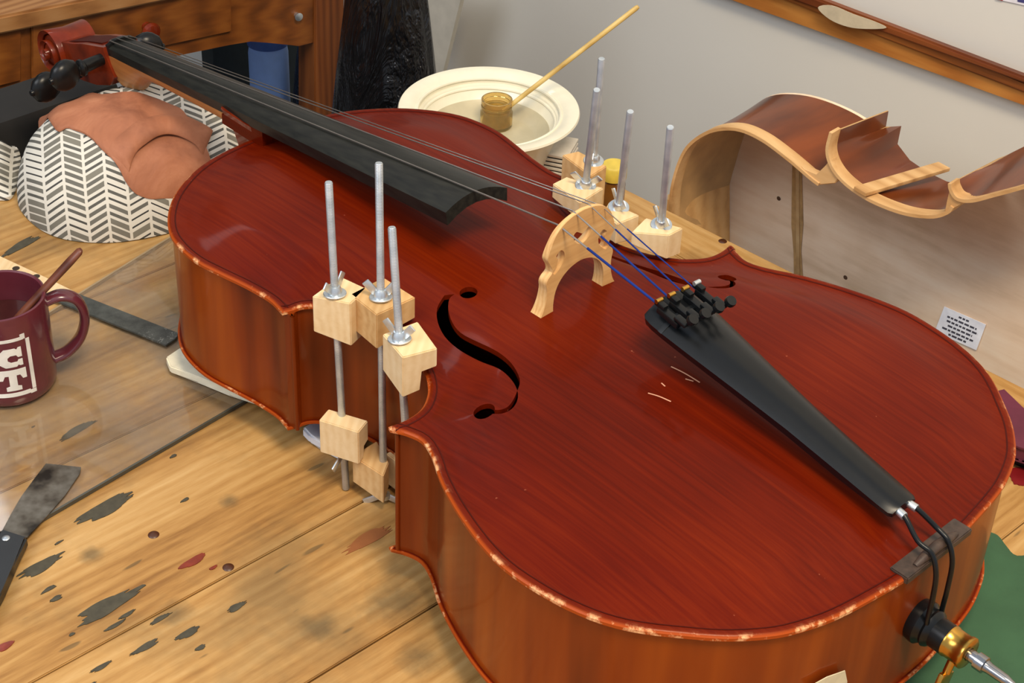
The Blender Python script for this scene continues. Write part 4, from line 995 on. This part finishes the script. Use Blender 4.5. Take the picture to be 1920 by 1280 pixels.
# ribbed stack beside the basin
sk = thing('ribbed_pad', U(1030, 330, ZB), 'black and white ribbed pad tucked beside the basin', 'pad')
q0 = U(1042, 340, ZB); q0.z = ZB
for i in range(9):
    z = ZB+.0005+i*.0052
    bobj('white_rib', box_bm(Vector((q0.x, q0.y, z+.0016)), (.034,.045,.0030), Matrix.Rotation(.5+.02*random.uniform(-1,1), 3, 'Z'), .0006), plain('rib_white', srgb(206,200,188), .7) if i == 0 else bpy.data.materials['rib_white'], sk)
bobj('black_core', box_bm(Vector((q0.x, q0.y, ZB+.0212)), (.030,.041,.042), Matrix.Rotation(.5, 3, 'Z'), .0006), plain('rib_black', srgb(26,26,28), .6), sk)
# amber bottle with yellow cap
q0 = U(1147, 372, ZB+.02); q0.z = ZB
bo = thing('bottle', q0, 'small amber bottle with a yellow cap behind the clamps', 'bottle')
bobj('bottle_body', lathe_bm([(0,0),(.0125,0),(.0132,.002),(.0132,.040),(.010,.046),(0,.046)], 28, Matrix.Translation(q0)), plain('amber_bottle', srgb(104,64,22), .2), bo)
bobj('cap', lathe_bm([(0,.046),(.0135,.046),(.0138,.049),(.0136,.060),(.012,.062),(0,.062)], 28, Matrix.Translation(q0)), plain('yellow_cap', srgb(206,180,70), .4), bo)

# ------------------------------------------------------------------ opened cello body behind the bench
QP = Vector((.5, -.4125, 0)); QN = WN; DEP = .122; QF = QP-QN*DEP
q2 = thing('opened_cello', UP(1500, 560, QF, QN), 'opened cello body without its top, standing on its side behind the bench', 'cello')
near_u = [(1256,420),(1256,392),(1259,352),(1272,305),(1292,270),(1330,245),(1378,240),(1425,258),(1475,294),(1520,332),(1536,344)]
far_u = [(1364,420),(1362,380),(1366,345),(1376,308),(1390,262),(1412,205),(1445,180),(1500,178),(1560,194),(1620,224),(1655,258)]
near_c = [(1560,249),(1553,282),(1560,310),(1580,337),(1612,362),(1650,382),(1700,399),(1748,404),(1776,396),(1784,386)]
far_c = [(1666,208),(1661,238),(1690,236),(1683,270),(1706,300),(1738,322),(1775,340),(1825,352),(1858,350),(1872,340)]
near_l = [(1783,344),(1785,356),(1796,371),(1822,374),(1862,364),(1920,348),(2010,318),(2110,300)]
far_l = [(1868,300),(1885,292),(1905,282),(1925,272),(1950,258),(2000,238),(2080,210),(2180,190)]
m = NT('pale_bare_wood'); v = m.coord((1,1,1), (0,0,0)); mpp = m.n('ShaderNodeMapping'); m.t.links.new(v, mpp.inputs[0]); mpp.inputs['Scale'].default_value = (.12,1,1)
a = m.noise(mpp.outputs[0], 70, 4, .6); b2 = m.noise(v, 6, 4, .6)
f = m.math('ADD', m.math('MULTIPLY', a, .4), m.math('MULTIPLY', b2, .6))
m.set(Base_Color=m.ramp(f, [(.34, srgb(206,172,136)), (.5, srgb(232,202,170)), (.66, srgb(242,220,192))]), Roughness=.7); M['bare'] = m.m
M['bare2'] = plain('inner_rib_wood', srgb(188,148,96), .7, var=.15, vs=30)
M['lining'] = wood('spruce_lining', [srgb(160,116,66), srgb(196,152,98), srgb(216,178,126)], rough=.7, grain=120).m
m = NT('dark_amber_varnish'); v = m.coord((1,.2,.2)); a = m.noise(v, 22, 3); m.set(Base_Color=m.ramp(a, [(.35, srgb(70,30,12)), (.65, srgb(124,60,22))]), Roughness=.3, Coat_Weight=.25, Coat_Roughness=.1); m.b.inputs['Specular IOR Level'].default_value = .15; M['rib2'] = m.m
def ribsurf(npx, fpx, smooth_=True, matout=None, name='rib', outer=1, k=5, straight_far=False):
    A = [UP(x, y, QP, QN) for x, y in npx]; B = [UP(x, y, QF, QN) for x, y in fpx]
    if smooth_: A = catmull(A, k); B = catmull(B, k) if not straight_far else [p for a_, b_ in zip(B[:-1], B[1:]) for p in [a_.lerp(b_, i/k) for i in range(k)]]+[B[-1]]
    n = len(A); bm = bmesh.new(); rows = []
    for t in (0, .25, .5, .75, 1): rows.append([A[i].lerp(B[i], t) for i in range(n)])
    def nrm(i):
        a_, b_ = A[max(0, i-1)], A[min(n-1, i+1)]; return (b_-a_).cross(-QN).normalized()
    nn = [nrm(i)*outer for i in range(n)]; th = .0016
    # outer skin (varnished)
    V = []; F = []
    for r_ in rows: V += [p for p in r_]
    off = len(V)
    for r_ in rows: V += [p-nn[i]*th for i, p in enumerate(r_)]
    R5 = 5
    fo = []; fi = []; fe = []
    for j in range(R5-1):
        for i in range(n-1):
            fo.append((j*n+i, j*n+i+1, (j+1)*n+i+1, (j+1)*n+i)); fi.append(tuple(off+q for q in fo[-1][::-1]))
    for j in (0, R5-1):
        for i in range(n-1): fe.append((j*n+i, j*n+i+1, off+j*n+i+1, off+j*n+i))
    for i in (0, n-1):
        for j in range(R5-1): fe.append((j*n+i, (j+1)*n+i, off+(j+1)*n+i, off+j*n+i))
    o = mobj(name, V, fo+fi+fe, matout or M['rib2'], q2, True, 50)
    o.data.materials.append(M['bare2'])
    # recalc keeps the order of polygons
    for p in o.data.polygons:
        if p.index >= len(fo): p.material_index = 1
    return A, B, nn
def lining(A, nn, w_=.0027, d_=.014, sgn=1, name='lining'):
    bm = bmesh.new(); n = len(A); rows = []
    for i, p in enumerate(A):
        a_ = p+nn[i]*.0007; b_ = p-nn[i]*w_
        rows.append([bm.verts.new(a_+QN*.0010*sgn), bm.verts.new(b_+QN*.0010*sgn), bm.verts.new(b_-QN*d_*sgn), bm.verts.new(a_-QN*d_*sgn)])
    for a_, b_ in zip(rows[:-1], rows[1:]):
        for k in range(4): bm.faces.new((a_[k], a_[(k+1) % 4], b_[(k+1) % 4], b_[k]))
    bm.faces.new(rows[0][::-1]); bm.faces.new(rows[-1]); return bobj(name, bm, M['lining'], q2, True, 50)
for npx, fpx, sf in ((near_u, far_u, False), (near_c, far_c, True), (near_l, far_l, False)):
    A, B, nn = ribsurf(npx, fpx, outer=OUTS, straight_far=sf)
    lining(A, nn)
# corner blocks, neck block
def qblock(px, d0, d1, name, mat):
    P = [UP(x, y, QP, QN)-QN*d0 for x, y in px]; bm = slab3(P, -QN*(d1-d0)); bmesh.ops.bevel(bm, geom=bm.edges[:], offset=.001, segments=1, affect='EDGES'); return bobj(name, bm, mat, q2, False)
qblock([(1497,313),(1520,331),(1538,345),(1556,292),(1560,325),(1572,332),(1562,346),(1530,349),(1519,340)] and [(1499,312),(1530,330),(1557,298),(1562,318),(1574,332),(1564,345),(1531,348)], .001, .010, 'corner_block', M['lining'])
qblock([(1778,352),(1786,366),(1808,374),(1800,386),(1778,397),(1768,399),(1776,380)], .001, .010, 'corner_block', M['lining'])
nb = [UP(x, y, QP, QN) for x, y in ((1257,376),(1257,470))]; nf = [UP(x, y, QF, QN) for x, y in ((1368,343),(1368,470))]
bm = slab3([nb[0], nf[0], nf[1], nb[1]], WD*.012); bobj('neck_block', bm, wood('block_pine', [srgb(190,142,84), srgb(214,166,104), srgb(226,184,124)], rough=.6).m, q2, False)
# back seen from inside, with its glued cleats and paper label
far_all = [UP(x, y, QF, QN) for x, y in far_u] 
up_c = catmull(far_all, 4)
bl_ = [p-QN*.0005 for p in up_c] + [UP(x, y, QF, QN) for x, y in ((1690,290),(1725,325),(1790,352),(1860,350),(1872,325),(1900,300),(1950,268),(2010,235),(2100,205),(2200,190),(2250,600))]
low_ = [Vector((bl_[-1].x, bl_[-1].y, -.34)), Vector((bl_[0].x, bl_[0].y, -.30))]
bobj('back_plate', slab3(bl_+low_, -QN*.004), M['bare'], q2, False)
gluem = plain('brown_glue_line', srgb(176,138,88), .5, var=.3, vs=60)
def onback(px, name, mat, th=.0012, lift=.0003):
    P = [UP(x, y, QF+QN*lift, QN) for x, y in px]; return bobj(name, slab3(P, QN*th), mat, q2, False)
onback([(1486,300),(1503,300),(1506,420),(1502,470),(1508,560),(1490,560),(1488,470),(1484,420)], 'glue_line', gluem, .0004)
onback([(1493,300),(1499,300),(1501,560),(1495,560)], 'brace_strip', wood('old_brace', [srgb(150,112,66), srgb(184,146,96), srgb(204,170,122)], rough=.7).m, .0016)
for p in [(1460,372),(1585,520)]:
    q = UP(p[0], p[1], QF, QN); bobj('knot', lathe_bm([(0,.0006),(.0022,.0005),(.0026,0)], 12, aim(q, QN)), plain('small_knot', srgb(84,56,34), .6), q2)
lb = onback([(1771,574),(1849,608),(1831,656),(1753,621)], 'paper_label', plain('label_paper', srgb(240,240,246), .7), .0006, .0008)
ink = plain('label_ink', srgb(70,68,78), .7)
ql = [Vector(p+(0,)) for p in [(1771,574),(1849,608),(1831,656),(1753,621)]]
def lerp2(u, v_): a = ql[0].lerp(ql[1], u); b = ql[3].lerp(ql[2], u); p = a.lerp(b, v_); return (p.x, p.y)
rl = random.Random(4)
for j, (v0, u0, u1) in enumerate(((.12,.38,.62),(.27,.14,.84),(.42,.16,.90),(.57,.22,.80),(.72,.12,.88),(.86,.30,.72))):
    u = u0
    while u < u1:
        w_ = min(u1, u+rl.uniform(.05,.12)); onback([lerp2(u, v0), lerp2(w_, v0), lerp2(w_, v0+.065), lerp2(u, v0+.065)], 'print', ink, .0002, .0015); u = w_+.025
# loose batten lying across the waist
a0_, a1_ = UP(1612, 359, QP+QN*.004, QN), UP(1770, 312, QF, QN); 
dv = (a1_-a0_); Lb = dv.length; dvn = dv.normalized(); sx2 = dvn.cross(Vector((0,0,1))).normalized(); uz = sx2.cross(dvn)
lo = bobj('wood_strip', box_bm(dv*.5, (Lb, .0155, .004), Matrix((dvn, sx2, uz)).transposed(), .0006), M['lining']); lo.location = a0_
tag(lo, 'narrow pale wood strip lying across the opened cello ribs', 'wood strip')

# ------------------------------------------------------------------ old desk in the background
DD = Vector((.2, .98, 0)).normalized(); DN = Vector((-.98, .2, 0)).normalized(); DP = Vector((1.42, -.1, 0))
dk = thing('desk', (DP.x, DP.y, FLOOR), 'old orange-brown wooden desk with a drawer, beyond the scroll', 'desk')
dw = wood('desk_pine', [srgb(88,46,14), srgb(124,68,22), srgb(150,90,34)], rough=.4, grain=110, big=14, rot=(0,0,PI/2)); dwv = wood('desk_pine_vertical', [srgb(86,44,16), srgb(122,64,24), srgb(146,82,34)], rough=.4, grain=110, big=14, rot=(0,PI/2,0)).m
def dpx(x, y, o=0): return UP(x, y, DP+DN*o, DN)
def dpanel(name, px, o0, o1, mat, par=dk, bev=.0015):
    P = [dpx(x, y, o1) for x, y in px]; bm = slab3(P, -DN*(o1-o0))
    if bev: bmesh.ops.bevel(bm, geom=bm.edges[:], offset=bev, segments=2, affect='EDGES')
    return bobj(name, bm, mat, par, True, 30)
zt_ = dpx(0, 52).z; zt2 = dpx(275, 0).z
dpanel('apron', [(-120,78),(0,52),(275,-2),(600,-60),(600,78),(560,88),(540,84),(500,80),(470,76),(432,84),(350,101),(0,184),(-120,215)], -.02, 0, dw.m)
dpanel('drawer', [(60,150),(60,42),(275,2),(434,-32),(434,60),(300,87)], -.004, .006, dw.m)
dr = dpanel('drawer', [(-140,82),(40,47),(40,152),(-140,196)], -.004, .006, dw.m)
kp0 = dpx(275, 50, .006); kb = bobj('knob', lathe_bm([(.0,-.002),(.007,0),(.0055,.006),(.011,.012),(.0125,.017),(.010,.022),(0,.024)], 24, aim(kp0, DN)), M['scroll'], dk)
dpanel('leg', [(590,-60),(645,-60),(645,360),(590,360)], -.05, .004, dwv)
kp0 = dpx(556, 28, .0); bobj('knob', lathe_bm([(0,-.002),(.004,0),(.004,.005),(.006,.008),(0,.010)], 16, aim(kp0, DN)), M['steel'], dk)
# top slab: rests on the apron
tz0 = (zt_+zt2)/2
pa_ = DP+DD*(.55); pb_ = dpx(648, -60); 
e0 = dpx(-200, 90); e1 = dpx(640, -70)
tp0 = [e0+DN*.018, e1+DN*.018-DD*.02, e1-DN*.42-DD*.02, e0-DN*.42]
zline = dpx(130, 27).z
tm = wood('desk_top_worn', [srgb(120,74,34), srgb(158,108,60), srgb(176,130,82)], rough=.5, grain=90, big=10, rot=(0,0,PI/2)).m
bobj('desk_top', prism_bm([(p.x, p.y) for p in tp0], zline, zline+.024, .003), tm, dk, True, 30)
lg0 = dpx(-150, 100); bobj('leg', box_bm(Vector((lg0.x+.03, lg0.y, (FLOOR+zline)/2)), (.05,.05, zline-FLOOR), bev=.003), dwv, dk)
for o_ in (.38,):
    q = dpx(618, 0)-DN*o_; bobj('leg', box_bm(Vector((q.x, q.y, (FLOOR+zline)/2)), (.05,.05, zline-FLOOR), bev=.003), dwv, dk)
    q = e0-DN*o_; bobj('leg', box_bm(Vector((q.x, q.y, (FLOOR+zline)/2)), (.05,.05, zline-FLOOR), bev=.003), dwv, dk)
# blue canister, and a dark box added to stand in for under-desk shade
bx_ = UP(505, 140, DP-DN*.22, DN); 
cn = thing('canister', (bx_.x, bx_.y, FLOOR), 'blue plastic drum standing under the old desk', 'drum')
rr = .031
bobj('drum_body', lathe_bm([(0,0),(rr*.96,0),(rr,.01),(rr,bx_.z-FLOOR+.04),(rr*.9,bx_.z-FLOOR+.06),(0,bx_.z-FLOOR+.06)], 32, Matrix.Translation((bx_.x, bx_.y, FLOOR))), plain('blue_plastic', srgb(150,186,250), .5, var=.05), cn)
bobj('drum_lid', lathe_bm([(0,bx_.z-FLOOR+.055),(rr*1.03,bx_.z-FLOOR+.055),(rr*1.03,bx_.z-FLOOR+.075),(0,bx_.z-FLOOR+.078)], 32, Matrix.Translation((bx_.x, bx_.y, FLOOR))), plain('blue_lid', srgb(60,90,160), .5), cn)
bxp = [dpx(x, y, 0) for x, y in ((330,140),(610,140))]
bq0 = UP(392, 110, DP-DN*.33, DN); bq1 = UP(556, 110, DP-DN*.33, DN); bc = (bq0+bq1)/2; zt3 = zline-.03
sb = thing('shade_fill_box', (bc.x, bc.y, FLOOR), 'dark teal-grey box added as shade under the old desk, behind the drum', 'box')
Rz_ = Matrix.Rotation(math.atan2(DD.y, DD.x)-PI/2, 3, 'Z')
bobj('box_body', box_bm(Vector((bc.x, bc.y, (FLOOR+zt3)/2)), (.05, (bq0-bq1).length*1.02, zt3-FLOOR), Rz_, .004), plain('teal_grey_box', srgb(48,56,58), .7), sb)
bobj('box_lid', box_bm(Vector((bc.x, bc.y, zt3+.006)), (.056, (bq0-bq1).length*1.04, .012), Rz_, .003), plain('dark_box_lid', srgb(34,38,40), .6), sb)
# black bags
m = NT('black_bin_bag'); v = m.coord((1,1,.35)); a = m.noise(v, 14, 5, .65, 1.2); m.set(Base_Color=srgb(14,14,16), Roughness=.22); m.bump(a, 1.0, .03); BB = m.m
def bag(cx, cy, z0, z1, rx, ry, label, seed, par_rot=0):
    V = []; F = []; A_, B_ = 64, 40; rnd = random.Random(seed)
    for j in range(B_+1):
        t = j/B_; prof = (math.sin(PI*min(1, t*.9+.1))**.45)*(1-.35*t**2) if t < 1 else .3
        for i in range(A_):
            a = 2*PI*i/A_; q = Vector((math.cos(a)*2.2, math.sin(a)*2.2, t*2.2+seed))
            f = 1+.10*noise.noise(q)+.07*noise.noise(Vector((math.cos(a)*7, math.sin(a)*7, t*3+seed)))
            V.append((rx*prof*f*math.cos(a), ry*prof*f*math.sin(a), (z1-z0)*t))
    for j in range(B_):
        for i in range(A_): F.append((j*A_+i, j*A_+(i+1) % A_, (j+1)*A_+(i+1) % A_, (j+1)*A_+i))
    F.append(tuple(range(A_))[::-1]); F.append(tuple(B_*A_+i for i in range(A_)))
    o = mobj('bin_bag', V, F, BB, None, True, 80); o.location = (cx, cy, z0); o.rotation_euler = (0,0,par_rot); tag(o, label, 'bag'); return o
bq = UP(724, 110, (1.09,0,0), (1,0,0)); bag(bq.x, bq.y, FLOOR, .24, .112, .072, 'tall glossy black bin bag beside the desk leg, against the wall', 3)
bq = UP(578, 160, DP-DN*.16, DN); bag(bq.x, bq.y, FLOOR, bq.z+.12, .05, .032, 'smaller black bin bag in the shade under the desk', 11)
# dark grey case behind the pillow
cq = thing('equipment_case', (1.21, .12, FLOOR), 'dark grey hard case standing beyond the pillow at the left', 'case')
cz = UP(60, 190, (1.17,0,0), (1,0,0)).z-.012
bobj('case_body', box_bm(Vector((1.21,.12,(FLOOR+cz)/2)), (.08,.42,cz-FLOOR), bev=.015), plain('charcoal_case', srgb(30,28,26), .8), cq)
bobj('case_lid_band', box_bm(Vector((1.21,.12,cz-.05)), (.086,.426,.008), bev=.002), plain('case_band', srgb(30,28,28), .5), cq)
# board leaning on the wall
bdp = [UP(x, y, WP+WN*.08, WN) for x, y in [(770,-40),(880,-40),(836,140),(826,190),(800,190)]]
brd = bobj('leaning_board', slab3([p for p in bdp], WN*.008), plain('off_white_board', srgb(186,180,166), .8, var=.06), None, False); tag(brd, 'off-white board leaning on the wall behind the black bag', 'board')

# ------------------------------------------------------------------ lower right corner
def sheet(name, px, z0, h_, mat, label, cat, amp=.003, freq=18, n=900, edge=.01):
    cf = [(p.x, p.y) for p in catmull([U(x, y, z0+h_) for x, y in px], 4, True)]
    rnd = random.Random(len(px)); x0, x1 = min(a for a, b in cf), max(a for a, b in cf); y0, y1 = min(b for a, b in cf), max(b for a, b in cf)
    pa = np.array([(rnd.uniform(x0, x1), rnd.uniform(y0, y1)) for _ in range(n)]); ok = inside(cf, pa[:,0], pa[:,1]) & (polydist(cf, pa[:,0], pa[:,1]) > .003)
    vs, fs = cdt(cf, [], [tuple(p) for p in pa[ok]]); c0 = (sum(a for a, b in cf)/len(cf), sum(b for a, b in cf)/len(cf))
    da = {}
    def tz(x, y):
        e = float(ss(polydist(cf, [x], [y])[0]/edge)); return h_*(.35+.65*e)+e*amp*(1+noise.noise(Vector((x*freq, y*freq, 2))))
    V, F = shell(vs, fs, lambda x, y: (x-c0[0], y-c0[1], tz(x, y)), lambda x, y: (x-c0[0], y-c0[1], 0.0003))
    o = mobj(name, V, F, mat, None, True, 60); o.location = (c0[0], c0[1], z0); tag(o, label, cat); return o
gm_ = plain('green_cloth', srgb(54,90,62), .9, var=.12, vs=25, bump=.3, bs=300)
sheet('green_cloth', [(1800,960),(1850,990),(1872,1000),(1888,1020),(1908,1038),(1960,1040),(2060,1120),(2060,1500),(1700,1500),(1560,1300),(1650,1150)], ZB+.0006, .003, gm_, 'dark green cloth lying on the bench under the tail of the cello', 'cloth', .002)
cs = thing('maroon_case', U(1925, 830, ZB), 'maroon object with a black base at the right edge of the bench', 'case')
def ppoly(px, z0, z1, name, mat, par, bev=.002):
    P = [U(x, y, z1) for x, y in px]; return bobj(name, prism_bm([(p.x, p.y) for p in P], z0, z1, bev), mat, par, True, 30)
ppoly([(1870,742),(1884,738),(1925,772),(1990,830),(2000,890),(1925,862),(1885,850)], ZB+.0008, ZB+.010, 'black_base', M['plastic'], cs)
ppoly([(1868,730),(1884,726),(1925,770),(1990,826),(1996,868),(1920,838),(1880,830)], ZB+.0102, ZB+.026, 'maroon_cover', plain('maroon_cover', srgb(98,40,60), .5), cs)
# scrap of masking tape on the lower rib
tpx = [(1512,1286),(1548,1266),(1582,1254),(1586,1274),(1583,1300),(1530,1310)]
yv = .13
def rib_hit(x, y):
    d = ray(x, y); best = None
    for k in range(2000):
        t = .6+k*.0006; p = CAM+d*t
        if not inside(OUT, [p[0]], [p[1]])[0]: continue
        return Vector(p)
    return U(x, y, .02)
tp_ = [rib_hit(x, y) for x, y in tpx]; cm = sum(tp_, Vector())/len(tp_); nrm_ = (tp_[1]-tp_[0]).cross(tp_[3]-tp_[0]).normalized(); nrm_ = nrm_ if nrm_.dot(Vector(CAM)-cm) > 0 else -nrm_
tpo = bobj('masking_tape', slab3([p+nrm_*.001-cm for p in tp_], nrm_*.0006), plain('cream_tape', srgb(206,196,164), .8)); tpo.location = cm
tag(tpo, 'torn scrap of cream masking tape stuck on the lower rib', 'tape')

settle()
